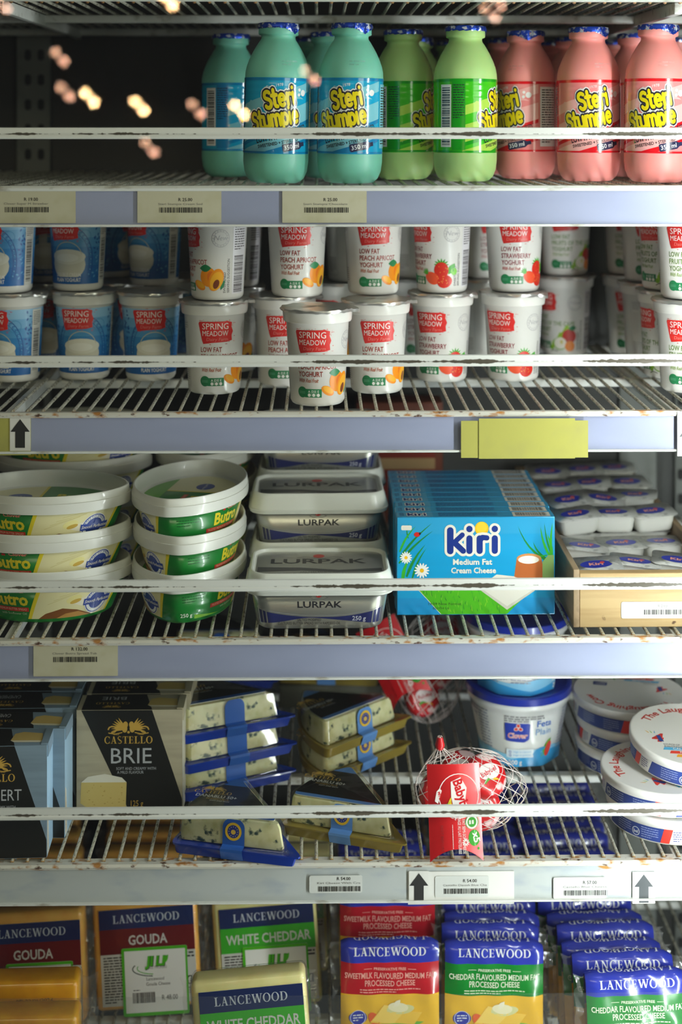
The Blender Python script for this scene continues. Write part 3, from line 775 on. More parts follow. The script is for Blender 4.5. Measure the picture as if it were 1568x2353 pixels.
def foil_lid(t, seed):
    m = MB(); r = random.Random(seed); n = 60; rg = []
    for rr, zz in ((.0376, -.0030), (.0384, -.0014), (.0378, .0002), (.034, .0004), (.018, .0000), (.0004, .0002)):
        ring = []
        for i in range(n):
            an = 2*PI*i/n; tab = max(0, 1 - abs((i - 15 + 30) % n - 30) / 3.0) if rr > .037 else 0
            k = rr + (.0005 * math.sin(i * 1.9) + r.uniform(-.0003, .0003)) * (rr > .03) + .006 * tab
            ring.append(Vector((k * math.sin(an), -k * math.cos(an), .0978 + zz + (r.uniform(-.0006, .0006) if rr > .036 else r.uniform(-.0003, .0003)) - .002 * tab)))
        rg.append(ring)
    return m.rings(rg, 'foil_silver', False, True).build('foil_lid', t, 45)
def yoghurt_cup(kind, seed):
    t = thing('yoghurt_cup'); mb = MB().loft(circle(56), CUP, 'cup_white'); A = Art()
    if kind == 'blue':
        cols = ('#0f62a8', '#1668ae', '#2274b6', '#3383c0', '#4e97cc', '#6fabd6', '#8fbee0')
        for i, c in enumerate(cols): A.rect(-92, 8 + i * 10.4, 92, 8.2 + (i + 1) * 10.4, ink(c), 1)
        DB, LB, CR = ink('#0d4f96'), ink('#5aa2d4'), ink('#dcd8c4')
        for u in (0, -92):
            for k in range(30):      # leaf scrolls and key pattern in the blue
                for sgn in (-1, 1):
                    rr = random.Random(k); a_ = u + sgn * (31 + rr.uniform(0, 12)); b_ = rr.uniform(11, 78)
                    A.leaf(a_, b_, a_ + 4*math.cos(k), b_ + 4*math.sin(k), 1.9, LB if b_ < 42 else DB, 2)
            for rad, wd in ((29.5, .9), (25.5, .6)): A.stroke([(u + rad*math.cos(math.radians(q)), 34 + 1.35*rad*math.sin(math.radians(q))) for q in range(-28, 210, 6)], wd, DB, 2, False)
            for q in range(-24, 206, 9):
                c_, s_ = math.cos(math.radians(q)), math.sin(math.radians(q))
                A.stroke([(u + 26.6*c_, 34 + 35.8*s_), (u + 28.4*c_, 34 + 38.2*s_)], 1.6, LB, 2, False)
                A.ring(u + 27.5*c_, 34 + 37.1*s_, 1.5, .9, DB, 3, 0, 270, 8)
            A.ell(u, 30, 21, 17, CR, 3); A.ell(u, 38.5, 21, 8.6, ink('#e9e6d6'), 4); A.ring(u, 38.5, 17, 16.2, ink('#cfcab2'), 5, 10, 170); A.ell(u - 1, 37.5, 14, 4.6, ink('#f3f1e6'), 5)
            A.put([[(u - 21, 8.2), (u + 21, 8.2), (u + 26, 16), (u - 26, 16)]], ink('#0f5ea6'), 6)
            A.text('DOUBLE CREAM', u, 16.4, 4.1, WHI, 7, bold=.015, width=31); A.text('PLAIN YOGHURT', u, 10.8, 4.1, WHI, 7, bold=.015, width=31)
            brush(A, u - 5 if u == 0 else u, 68, 3, 6)
            A.ring(u + 20, 62, 7, 6.4, ink('#3f8fbe'), 6)
        A.rect(40, 8, 54, 80, ink('#d9d8d0'), 4); A.barcode(42, 12, 9, 48, BLK, 5, True, 3); A.lines(41.5, 77, 11, 8, 2.0, .7, BLK, 5)
    else:
        tx = {'peach': '#a23a2c', 'straw': '#8e2a36', 'cape': '#6a8a3c'}[kind]; T = ink(tx)
        brush(A, 0, 66, 5)
        two = {'peach': 'PEACH APRICOT', 'straw': 'STRAWBERRY', 'cape': 'FRUITS OF THE CAPE'}[kind]
        wd = {'peach': 43, 'straw': 35, 'cape': 58}[kind]
        A.text('LOW FAT', -17, 45.5, 5.1, T, 2, 'l', .016, 23); A.text(two, -17, 38.0, 5.1, T, 2, 'l', .016, wd); A.text('YOGHURT', -17, 30.5, 5.1, T, 2, 'l', .016, 27)
        script(A, 'With Real Fruit', -17, 24.6, 3.8, ink({'peach': '#b5502c', 'straw': '#b23a3a', 'cape': '#8aa84c'}[kind]), 22)
        vitamins(A, -13, 14)
        {'peach': apricots, 'straw': strawberries, 'cape': cape_fruit}[kind](A, 23, 19)
        G = ink('#b5b4b6'); A.ring(41, 66, 9.5, 9.0, G, 2); A.ring(41, 66, 7.2, 6.9, G, 2); A.text('New', 41, 64, 5, G, 2, shear=.3)
        for k in range(16): A.ell(41 + 8.1*math.cos(k*PI/8), 66 + 8.1*math.sin(k*PI/8), .5, .5, G, 2, n=5)
        A.text('SWEETENED', 47, 8, 2.8, BLK, 2, 'l', .01, 22, rot=90); A.text('SERVING SUGGESTION', 51.5, 8, 2.8, BLK, 2, 'l', .01, 36, rot=90)
        A.rect(55, 6.5, 76, 80, ink('#e2dfe4'), 2); A.barcode(57, 8, 15, 40, BLK, 3, True, 6); A.lines(57, 77, 16, 10, 2.6, 1.0, BLK, 3, 8)
        A.lines(-50, 74, 14, 4, 2.2, .7, ink('#8c8a8c'), 2, 2); A.stroke([(-52, 8), (-52, 76), (-35, 76)], .3, ink('#a5a3a6'), 2, False); A.stroke([(-35, 76), (-35, 8), (-52, 8)], .3, ink('#a5a3a6'), 2, False)
        A.lines(-50, 62, 8, 12, 2.2, .4, ink('#a5a3a6'), 2, 12); A.lines(-50, 28, 13, 8, 2.2, .6, BLK, 2, 15)
    A.lay(mb, round_map(BODY, .0308), 3.0, .00007, .00002)
    mb.build('cup', t); foil_lid(t, seed)
    return Kind(t, 'yoghurt cup', None)
CP, CS, CC, CB = yoghurt_cup('peach', 1), yoghurt_cup('straw', 2), yoghurt_cup('cape', 3), yoghurt_cup('blue', 4)
zl, zu = ZS[2] + .0002, ZS[2] + .0992
def cup(k, px, Y, rz, up, label, group, tilt=(0, 0)):
    p = P(px, 280, Y); k.put((p.x, Y, zu if up else zl), rz, label, tilt, group)
g = 'blue yoghurt cups'
cup(CB, 33, 1.600, -24, 0, 'lower blue yoghurt cup cut off at the left edge of the second shelf', g)
cup(CB, 195, 1.613, 2, 0, 'lower blue yoghurt cup, middle of the three, lid tab bent up at left', g)
cup(CB, 347, 1.605, 14, 0, 'lower blue yoghurt cup beside the white peach cup', g)
cup(CB, 16, 1.595, -22, 1, 'upper blue yoghurt cup stacked at the left picture edge', g)
cup(CB, 180, 1.615, -14, 1, 'upper blue yoghurt cup stacked in the middle of the three', g)
cup(CB, 355, 1.665, -34, 1, 'upper blue yoghurt cup in deep shade beside the white stack', g)
g2 = 'blue yoghurt cups behind the front row'
for i, (px, Y, up) in enumerate(((110, 1.70, 0), (262, 1.70, 0), (404, 1.748, 0), (110, 1.70, 1), (250, 1.748, 1))):
    cup(CB, px, Y, 60 * i, up, 'shaded blue cup behind the front row, %s layer, %s from the left edge' % (('upper', ORD[i-3]) if up else ('lower', ORD[i])), g2)
g = 'white peach apricot yoghurt cups'
cup(CP, 493, 1.527, 8, 0, 'white peach cup, lower of the stack nearest the blue cups, lid edge crumpled', g)
cup(CP, 500, 1.530, -66, 1, 'white peach cup showing its bar code, on top of the stack nearest the blue cups', g)
cup(CP, 652, 1.570, 0, 0, 'white peach cup half hidden behind the foremost cup', g)
cup(CP, 730, 1.463, -8, 0, 'foremost white peach cup near the middle, standing at the shelf lip', g)
cup(CP, 683, 1.555, -4, 1, 'white peach cup on the upper layer right behind the foremost cup', g)
cup(CP, 866, 1.527, 0, 0, 'white peach cup on the lower layer just right of the foremost cup', g)
cup(CP, 858, 1.575, 0, 1, 'white peach cup on the upper layer beside the strawberry cups', g)
g2 = 'peach cups behind the front row'
cup(CP, 535, 1.66, -30, 0, 'shaded peach cup behind the crumpled lid stack, lower layer', g2)
cup(CP, 540, 1.65, -66, 1, 'shaded peach cup behind the bar code cup, upper layer', g2)
cup(CP, 775, 1.70, -30, 0, 'dim peach cup deep in the gap behind the foremost cup, lower layer', g2)
cup(CP, 808, 1.70, 30, 1, 'dim peach cup deep in the gap left of the strawberry stacks, upper layer', g2)
g = 'strawberry yoghurt cups'
cup(CS, 1015, 1.592, -28, 0, 'strawberry cup, lower of the stack next to the peach cups', g)
cup(CS, 1016, 1.590, -60, 1, 'strawberry cup turned to show the berries, upper of the stack next to the peach cups', g)
cup(CS, 1180, 1.595, -38, 0, 'strawberry cup, lower of the stack next to the fruit cups', g)
cup(CS, 1182, 1.598, -4, 1, 'strawberry cup, upper of the stack next to the fruit cups', g)
g2 = 'strawberry cups behind the front row'
cup(CS, 935, 1.74, 30, 0, 'dim strawberry cup behind the stack next to the peach cups, lower layer', g2)
cup(CS, 945, 1.74, 60, 1, 'dim strawberry cup behind the stack next to the peach cups, upper layer', g2)
cup(CS, 1100, 1.73, 50, 0, 'dim strawberry cup in the gap between the strawberry stacks, lower layer', g2)
cup(CS, 1110, 1.74, 20, 1, 'dim strawberry cup in the gap between the strawberry stacks, upper layer', g2)
g = 'white cape fruit yoghurt cups'
cup(CC, 1298, 1.765, -62, 0, 'fruit cup set back beside the strawberry stack, lower layer', g)
cup(CC, 1298, 1.765, -9, 1, 'fruit cup set back beside the strawberry stack, upper layer', g)
for i, (px, Y, r0, r1) in enumerate(((1580, 1.525, -21, -21), (1538, 1.607, -76, -56), (1494, 1.689, 40, -9), (1452, 1.771, -16, -16))):
    w_ = ('nearest the front', 'second back', 'third back', 'fourth back')[i]
    cup(CC, px, Y, r0, 0, 'lower fruit cup at the right shelf end, %s in the receding row' % w_, g)
    cup(CC, px - (0, 4, 4, 4)[i], Y + .002, r1, 1, 'upper fruit cup at the right shelf end, %s in the receding row' % w_, g)
# ------------------------------------------------------------------ oval butter spread tubs
z2 = ZS[3] + .0002
def oval(n=64, a=.090, b=.060, e=.62):
    pts = []
    for i in range(n):
        t = 2*PI*i/n - PI/2; x = math.cos(t); pts.append((a * math.copysign(abs(x) ** .96, x), math.copysign(b * abs(math.sin(t)) ** (1/ .82), math.sin(t))))
    return pts
mat('tub_white', '#dfe0d8', 0.34, coat=0.2)
def butter_tub():
    t = thing('butter_tub'); L = oval(); gn, gd, ye, cr = ink('#0d7a2a', .3, .3), ink('#07531f', .3), ink('#e3cf2c', .3), ink('#e6dfae', .3)
    bst = [(0, .73), (.0015, .755), (.004, .77), (.0368, .915)]
    mb = MB().loft(L, bst, ink('#0d7a2a', .3, .3))
    tp = lambda v: .77 + (.915 - .77) * (v - .004) / .0328
    lm = LoopMap(L, tp, .86); half = lm.len * 500
    A = Art(); rd, br, bl = ink('#c42a22', .3), ink('#7a4a22', .3), ink('#20409a', .3)
    for o in (0, half):
        lo, hi = 4.3, 36.6
        A.put([[(o - 12, lo), (o - 8, lo), (o + 4, hi), (o, hi)]], ye, 2)
        A.put([[(o - 8, lo), (o + 78, lo), (o + 86, hi), (o + 4, hi)]], cr, 1)
        A.put([[(o + 78, lo), (o + 81, lo), (o + 90, hi), (o + 86, hi)]], ye, 2)
        A.poly([(o + 0, lo), (o + 8, 10), (o + 26, 15), (o + 42, 12), (o + 60, 5), (o + 60, lo)], br, 2); A.poly([(o + 20, lo), (o + 30, 9), (o + 44, 10), (o + 58, lo)], ink('#b98a4a', .3), 3)
        A.poly([(o + 34, 20), (o + 62, 10), (o + 70, 18), (o + 62, 30), (o + 46, 24)], ink('#ebe6d0', .3), 3)
        A.ell(o + 37, 24, 8, 4.2, ink('#e9e09a', .3), 4, 15); A.ell(o + 39, 21.6, 6, 2.2, ink('#c9a84a', .3), 5, 15)
        for k in range(4): A.stroke([(o + 10 + 6*k, 20 + 4*k), (o + 26 + 6*k, 26 + 3*k), (o + 46 + 6*k, 32 + 2*k)], .5, ink('#cfc58a', .3), 3, False)
        A.ell(o + 63, 19, 14, 14, ink('#eef0f2', .3), 5); A.ell(o + 63, 19, 13.2, 13.2, bl, 6); A.ring(o + 63, 19, 12.2, 9.2, ink('#eef0f2', .3), 7)
        A.rect(o + 48, 15.5, o + 79, 22.5, bl, 8); A.text('Smooth Perfection', o + 63.5, 17.4, 3.4, WHI, 9, width=29, shear=.2, bold=.01)
        A.text('EASY TO SPREAD', o + 63, 28.6, 2.2, bl, 8, bend=11, bold=.01)
        A.text('Butro', o - 30, 19.5, 12.5, ye, 3, bold=.035, width=40); A.text('Clover', o - 22, 33.2, 3.0, ink('#ee8a7a', .3), 3, bold=.03, width=19)
        for q in (0, 120, 240): A.ell(o - 37 + 1.2*math.cos(math.radians(q + 90)), 34.4 + 1.2*math.sin(math.radians(q + 90)), 1.1, 1.1, rd, 3, n=10)
        A.rect(o - 60, 12.4, o - 10, 17.0, rd, 3); A.text('TRUSTED PREMIUM BUTTER SPREAD', o - 35, 13.6, 2.4, ink('#f0c7a8', .3), 4, width=46)
        A.text('with Sunflower Oil', o - 28, 8.8, 2.4, ink('#b9d2ae', .3), 3, width=30)
        A.poly([(o - 80, lo), (o - 80, 9), (o - 62, 6.4), (o - 44, lo)], ink('#7ab52c', .3), 2)
        A.lines(o + 108, 30, 24, 3, 3, .9, gd, 2, 4); A.text('250 g', o + 112, 7, 4.2, ink('#e9efdf', .3), 3, bold=.01)
    A.lay(mb, lm, 3.0, .00007); mb.build('tub', t)
    lid = MB().loft(L, [(.0372, .92), (.0372, .99), (.0395, 1.0), (.0475, 1.0), (.0478, .985), (.054, .978), (.0552, .968), (.0552, .95), (.0535, .94), (.0392, .925), (.0380, .90), (.0380, .02)], 'tub_white', False, True).build('lid', t)
    m = MB(); A = Art(); k = 800
    def sc_(p, s): return [(x * s * 1000, y * s * 1000) for x, y in p]
    A.put([sc_(L, .84)], ink('#0d7a2a', .3, .3), 1)
    cut = [(x, y) for x, y in sc_(L, .838)]
    A.poly([p for p in cut if p[0] < -8] , cr, 2); A.stroke([(-8, -50), (-8, 50)], 3, ye, 3, False)
    A.ell(-30, 8, 13, 10, bl, 4); A.text('Smooth Perfection', -30, 6.5, 3.2, WHI, 5, width=24, shear=.2)
    A.text('Butro', 32, 4, 14, ye, 3, bold=.035, width=46); A.rect(4, -6, 60, -1, rd, 3); A.text('TRUSTED PREMIUM BUTTER SPREAD', 32, -4.8, 2.4, ink('#f0c7a8', .3), 4, width=52)
    A.poly([p for p in sc_(L, .836) if p[1] < -26], ink('#5fa82c', .3), 3)
    A.lay(m, plane_map((0, 0, .0381), (1, 0, 0), (0, 1, 0))); m.build('lid_label', lid)
    return Kind(t, 'butter spread tub', None)
BT = butter_tub()
def stack(k, px, Y, n, rz, pitch, words, group, jit=0.0):
    for i in range(n):
        p = P(px, 280, Y); r = random.Random(int(px) + i)
        k.put((p.x + r.uniform(-jit, jit), Y + r.uniform(-jit, jit), z2 + i * pitch), rz[i] if isinstance(rz, tuple) else rz, words[i], (0, 0), group)
lv = {3: ['lowest', 'middle', 'topmost'], 4: ['lowest', 'second lowest', 'second highest', 'topmost'], 2: ['lower', 'upper'], 1: ['only']}
stack(BT, 104, 1.506, 3, (0, 4, -3), .0385, ['green and white oval butter tub, %s in the front stack at the left edge' % q for q in lv[3]], 'butter tubs stacked at the left edge', .002)
stack(BT, 440, 1.526, 3, (-96, -92, -101), .0385, ['green oval butter tub turned end on, %s in the stack beside the silver tubs' % q for q in lv[3]], 'butter tubs stacked beside the silver tubs', .002)
stack(BT, 168, 1.655, 4, 3, .0385, ['shaded butter tub, %s in the rear stack behind the left edge stack' % q for q in lv[4]], 'butter tubs in the rear stacks', .002)
stack(BT, 474, 1.714, 3, -95, .0385, ['shaded butter tub, %s in the rear stack behind the end on stack' % q for q in lv[3]], 'butter tubs in the rear stacks', .002)

# ------------------------------------------------------------------ silver spread tubs
mat('tub_silver', '#b5b6b0', 0.30, metal=0.75); mat('lid_milky', '#dcdfd6', 0.36, coat=0.2)
def spread_tub():
    t = thing('spread_tub'); L = rrect(.153, .095, .020, 6)
    mb = MB().loft(L, [(0, .80), (.0012, .825), (.004, .845), (.041, .925)], 'tub_silver')
    lm = LoopMap(L, lambda v: .845 + .08 * (v - .004) / .037, .885)
    A = Art(); NV, BK = ink('#23295c', .3), ink('#26262a', .35)
    for o in (0, lm.len * 500):
        up = [(o + x, 12.6 + 8.5*(min(0, x + 4)/62.0)**2 if x < 0 else 12.6 + 8.5*(max(0, x - 8)/54.0)**2) for x in range(-66, 67, 4)]
        dn = [(o + x, 6.0 + 6.0*math.exp(-((x + 8)/30.0)**2) if x < -8 else 12.0 - 5.6*min(1, (x + 8)/60.0)**1.1) for x in range(-66, 67, 4)]
        A.put([[dn[i], dn[i+1], up[i+1], up[i]] for i in range(len(up) - 1) if up[i][1] > dn[i][1]], NV, 1)
        A.stroke([(x, y + 1.6) for x, y in up], .5, ink('#8a8c90', .3), 1, False)
        A.text('LURPAK', o, 22.5, 6.3, BK, 2, bold=.022, width=45)
        A.ell(o - 1, 36, 3.2, 3.2, ink('#b8322c', .35), 3); A.stroke([(o - 2.6, 34.6), (o + .6, 37.4)], .7, ink('#d8d8d2'), 4, False)
        for sg in (-1, 1): A.stroke([(o - 1, 32), (o - 1 + sg*5, 31.2), (o - 1 + sg*9, 33), (o - 1 + sg*6, 34.8), (o - 1 + sg*2, 33.4)], .6, ink('#7c7d78', .3), 2, False)
        A.text('SALTED MODIFIED', o - 11, 8.4, 2.6, BK, 3, width=25); A.text('CULTURED BUTTER SPREAD WITH RAPESEED OIL', o - 11, 4.9, 2.6, BK, 3, width=66)
        A.text('250 g', o + 41, 9.0, 4.4, ink('#c9cbd6', .3), 3, bold=.012)
    A.lay(mb, lm, 3.0, .00007); mb.build('tub', t)
    lid = MB().loft(L, [(.036, .97), (.036, .985), (.0385, .99), (.0392, 1.0), (.0405, 1.0), (.041, .985), (.054, .945), (.0565, .93), (.0575, .915), (.0572, .895), (.0545, .88), (.0540, .86), (.0540, .02)], 'lid_milky', False, True).build('lid', t)
    A = Art(); A.put([[(x * 860, y * 830) for x, y in rrect(.153, .095, .016, 6)]], 'tub_silver', 1)
    A.text('LURPAK', -1, 0, 14, BK, 3, bold=.022, width=100); A.ell(-1, 24, 6, 6, ink('#b8322c', .35), 3)
    for sg in (-1, 1): A.stroke([(-1, 17), (sg*14, 15), (sg*24, 19), (sg*16, 22), (sg*5, 18)], .9, ink('#7c7d78', .3), 3, False)
    A.poly([(-64, -12), (-20, -14), (20, -22), (64, -16), (64, -26), (20, -29), (-20, -24), (-64, -28)], ink('#3c3c3c', .35), 2)
    A.text('SALTED MODIFIED', 0, -30, 3, BK, 3, width=40); A.text('CULTURED BUTTER SPREAD WITH RAPESEED OIL', 0, -35, 3, BK, 3, width=104)
    m = MB(); A.lay(m, plane_map((0, 0, .0541), (1, 0, 0), (0, 1, 0))); m.build('lid_label', lid)
    return Kind(t, 'spread tub', None)
ST = spread_tub()
stack(ST, 735, 1.480, 1, 0, .053, ['silver spread tub alone at the front of its row, just behind the guard bar'], 'silver spread tubs')
stack(ST, 731, 1.586, 2, 1, .053, ['silver spread tub, %s of the two high stack in second place' % q for q in lv[2]], 'silver spread tubs', .001)
stack(ST, 738, 1.690, 3, 0, .053, ['silver spread tub, %s of the three high stack at the back' % q for q in lv[3]], 'silver spread tubs', .001)

# ------------------------------------------------------------------ blue cream cheese cartons
def cheese_carton():
    t = thing('cheese_carton'); w, h, d = 165.0, 102.0, 19.4
    sky = [ink(c, .3, .35) for c in ('#2f9fd0', '#1f9bd0', '#149acf', '#129cd2', '#189fd6', '#1d93d0')]
    mb = MB().rbox((0, 0, 0), (w * .001, d * .001, h * .001), .0007, sky[2], 2)
    A = Art(); NV, CR, G1, G2, G3 = ink('#17307f', .3, .3), ink('#eee9da', .3, .3), ink('#3aa52a', .3), ink('#1f7f2e', .3), ink('#7cc238', .3)
    for i in range(6): A.rect(.8, h - .8 - (i + 1) * 16.7, w - .8, h - .8 - i * 16.7, sky[i], 1)
    # meadow along the bottom between two blue corners
    r = random.Random(5)
    A.poly([(46, .8), (20, 29), (60, 33), (110, 34), (141, 26), (115, .8)], ink('#4fb31c', .3), 2)
    for i in range(150):
        x = r.uniform(24, 138); lo = max(1.2, (46 - x) * 1.1, (x - 115) * 1.0); y = r.uniform(lo, 30); A.blade(x, y, x + r.uniform(-2, 2), y + r.uniform(3, 7), .9, .3, r.choice((G1, G2, G3, ink('#8fcf2e', .3))), 3)
    A.stroke([(46, .8), (20, 29)], .5, CR, 4, False)
    # cheese cube, jug, grass, daisies
    A.poly([(86, 29), (104, 42), (122, 40), (143, 31), (144, 27), (115, 5.5)], ink('#e6e3d6', .3), 5); A.poly([(86, 29), (115, 9), (144, 27), (144, 25), (115, 5.2), (86, 26.5)], ink('#cfccbd', .3), 6)
    A.poly([(122, 36), (125, 58), (128, 61), (146, 61), (151, 58), (155, 36)], ink('#b0602e', .3), 4); A.ell(138, 58.5, 13, 5.2, ink('#c98a52', .3), 5); A.ell(137.5, 57.2, 10.8, 4.2, ink('#e9e6da', .3), 6)
    A.poly([(152, 34), (152, 55), (158, 62), (164, 62), (164, 34)], ink('#86a862', .3), 5)
    for x0, y0, x1, y1, wd in ((3, 60, 37, 96, 3), (3, 66, 20, 93, 3), (2, 54, 38, 88, 3.2), (10, 40, 30, 74, 4), (6, 36, 14, 60, 5), (16, 38, 31, 70, 3), (12, 80, 13, 96, 1.6)):
        A.blade(x0, y0, x1, y1, wd, 2, r.choice((G1, G2)), 3)
    for x0, y0, x1, y1, wd, bd in ((158, 55, 126, 93, 3, 5), (160, 60, 150, 92, 3.5, 2), (161, 58, 162.5, 96, 4, 1), (156, 58, 142, 76, 3, 2), (157, 62, 134, 66, 2, 3), (160, 66, 154, 96, 2.4, 1), (162, 62, 157, 84, 4, -1)):
        A.blade(x0, y0, x1, y1, wd, bd, r.choice((G1, G2, G1)), 4)
    for fx, fy, fr in ((9.5, 60, 6.5), (26, 46.5, 8)):
        for i in range(14):
            q = 2*PI*i/14; A.ell(fx + fr*.6*math.cos(q), fy + fr*.6*math.sin(q), fr*.42, fr*.13, ink('#f4f3ee', .3), 6, math.degrees(q), 8)
        A.ell(fx, fy, fr*.27, fr*.27, ink('#f0b91c', .3), 7)
    A.ell(21, 84, 3.2, 2.5, ink('#c8281e', .3), 6); A.ell(24, 85, 1.1, 1.4, ink('#2a2422', .3), 7); A.text('6', 6.5, 89, 4.6, WHI, 5, bold=.01); A.put([[(10 + x, 91 + y) for x, y in rrect(11, 5, 1.5)]], CR, 5)
    # brand lettering
    A.ell(88.5, 90, 7.2, 7.2, ink('#f6c21a', .3, .3), 5, n=28); A.ell(88.5, 91, 5.5, 5.5, ink('#f9d23c', .3, .3), 6, n=24)
    def kiri(dx, dy, k, grow, m, ly):
        def cap(a, b, wd): A.stroke([(dx + a[0]*k, dy + a[1]*k), (dx + b[0]*k, dy + b[1]*k)], wd*k + grow, m, ly, True, 16)
        cap((5, 27), (5, 4), 7.4); cap((18.5, 22), (10, 14), 5.6); cap((10, 13), (19.5, 4), 6.4)
        cap((26.5, 18), (26.5, 4), 7); cap((26.5, 28.5), (26.5, 28.6), 7.2)
        cap((38, 18), (38, 4), 7); cap((38, 15), (41, 19), 6); cap((41, 19), (46, 18.5), 6)
        cap((55, 18), (55, 4), 7); cap((55, 28.5), (55, 28.6), 7.2)
    kiri(51, 63, .93, 5.2, CR, 7); kiri(51, 63, .93, 0, NV, 8)
    A.text('Medium Fat', 79, 52.5, 5.6, CR, 6, bold=.03, width=41); A.text('Cream Cheese', 80, 43.6, 5.6, CR, 6, bold=.03, width=47)
    A.text('14:59 New Format', 50, 10.5, 2.4, ink('#2f4a20', .3), 6, width=34, align='c'); A.text('0511H L6', 46, 6.0, 2.4, ink('#2f4a20', .3), 6, width=17)
    A.lay(mb, plane_map((0, 0, 0), (1, 0, 0), (0, 0, 1)), None, .00004, .00003)
    B = Art(); B.rect(.8, .6, w - .8, d - .6, ink('#3aa3d2', .3, .35), 1); B.rect(.8, .6, 38, d - .6, ink('#5fb0d6', .3, .35), 2)
    K0 = Art(); A2 = A; A = B; kiri(11, 5.0, .34, 2.0, CR, 3); kiri(11, 5.0, .34, 0, NV, 4)
    B.lines(3, 15, 5, 7, 1.9, .7, NV, 3); B.lines(44, 15, 62, 6, 2.3, 1.0, NV, 3, 6); B.rect(122, 1.5, 161, d - 1.5, ink('#e3dfd2', .3), 3); B.barcode(125, 4, 33, 12, BLK, 4, seed=11)
    B.ell(92, 16, .1, .1, CR, 3)
    B.lay(mb, plane_map((0, 0, h * .001), (1, 0, 0), (0, 1, 0)), None, .00004, .00003)
    mb.build('carton', t, 30)
    return Kind(t, 'cheese carton', 'blue cream cheese cartons standing one behind the other')
CCN = cheese_carton()
for i in range(10):
    Y = 1.479 + i * .0198; r = random.Random(i)
    CCN.put((P(912.5, 280, 1.479).x + (r.uniform(-.0008, .0008) if i else 0), Y, z2), 0, 'blue cream cheese carton, ' + ('frontmost of its row with the whole picture showing' if i == 0 else '%s back in its row of ten' % ORD[i]))

# ------------------------------------------------------------------ wooden tray of portions
mat('pine', '#c4a878', 0.62)
noise_mix('pine', '#8f6a3c', (4, 14, 60), 0.45, 0.75, 5); noise_mix('pine', '#5a4026', (60, 60, 60), 0.68, 0.74, 4)
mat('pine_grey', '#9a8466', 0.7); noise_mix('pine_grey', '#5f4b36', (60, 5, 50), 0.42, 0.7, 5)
tx0, tx1, ty0, ty1, th = X(1318, 1.44), .410, 1.440, 1.872, .059
tw = thing('wooden_tray', 'long pale wooden tray full of small white cheese portions at right', 'tray', ((tx0 + tx1) / 2, ty0, z2))
hw, dl = (tx1 - tx0) / 2, ty1 - ty0
MB().rbox((-hw + .0065, 0, 0), (hw, .012, th - .004), .001, 'pine').build('front_board', tw)
MB().rbox((-hw, 0, 0), (-hw + .0065, dl, th), .001, 'pine_grey').build('side_board', tw)
MB().rbox((hw - .007, .0125, 0), (hw, dl, th), .001, 'pine_grey').build('side_board', tw)
MB().rbox((-hw + .007, dl - .009, 0), (hw - .0075, dl, th), .001, 'pine_grey').build('back_board', tw)
MB().rbox((-hw + .007, .0125, .001), (hw - .0075, dl - .0095, .006), .0008, 'pine_grey').build('bottom_board', tw)
def tray_sticker(A, w, h):
    A.text('R 2.00', 4, 3, 2.6, 'ink_grey', 2); A.barcode(-15, -4.5, 42, 5, 'ink_black', 2, seed=9)
o = rail_card('price_label', 'white bar code sticker on the front board of the wooden tray', 'price label', 1428, 1382, 1600, 1421, 'paper_white', y=1.4398, art=tray_sticker, round_=True)
mat('portion_white', '#eff0ea', 0.3, coat=0.2); mat('portion_foil', '#cdcec9', 0.36, metal=0.25); noise_mix('portion_foil', '#a9aaa4', (120, 120, 120), 0.5, 0.6, bump=0.5)
def portion():
    t = thing('cheese_portion'); L = rrect(.049, .037, .008, 4)
    MB().loft(L, [(0, .80), (.001, .84), (.003, .87), (.0175, .965), (.018, 1.10), (.0190, 1.10)], 'portion_white').build('tub', t)
    lp = [(x * 1.09, y * 1.08) for x, y in rrect(.049, .039, .006, 4)]
    m = MB().loft(lp, [(.0188, 1.0), (.0193, 1.0)], 'portion_foil'); A = Art()
    A.ell(0, 0, 17, 10, ink('#2a36a4', .3), 1); A.text('Kiri', 0, -2.6, 6.0, ink('#f0a08a', .3), 2, bold=.04, width=15); A.ell(7, 3.6, 2.6, 2.6, ink('#d8463a', .3), 2)
    A.lay(m, plane_map((0, 0, .0193), (1, 0, 0), (0, 1, 0))); m.build('foil_lid', t)
    return Kind(t, 'cheese portion', 'cheese portions heaped in the wooden tray')
PN = portion()
r = random.Random(12); cols = ['left', 'middle', 'right']; cnt = 0
rows = [1.482, 1.548, 1.612, 1.678, 1.745, 1.812]
for j, Y in enumerate(rows):
    for layer in range(2 if j < 2 else 3):
        if layer == 0 and j > 1: continue
        for i in range(3):
            last = layer == (1 if j < 2 else 2)
            xx = tx0 + .0345 + i * .0435 + (r.uniform(-.0025, .0025)) ; yy = Y + (.012 if layer % 2 else 0) + (i * .008) + r.uniform(-.004, .004)
            tl = (r.uniform(-.02, .14), r.uniform(-.10, .10)) if last else (0, 0)
            PN.put((xx, yy, z2 + .0062 + layer * .0205 + (.002 if last else 0)), r.uniform(-15, 15), 'white foil topped cheese portion, %s row from the tray front, %s column, %s layer' % (ORD[j], cols[i], 'top' if last else 'lower'), tl)

# brown carton in the shade behind
bb = MB().rbox((-.06, 0, 0), (.05, .05, .155), .001, mat('brown_card', '#7a3a20', .6)); A = Art(); A.rect(-50, 20, 40, 120, ink('#8e2f22'), 1); A.rect(-50, 70, 40, 84, ink('#c9a878'), 2)
A.lay(bb, plane_map((0, 0, 0), (1, 0, 0), (0, 0, 1))); o = bb.build('brown_box', None, 30, (P(930, 280, 1.80).x, 1.815, z2)); tag(o, 'dark red brown carton at the back between silver tubs and blue cartons', 'box')
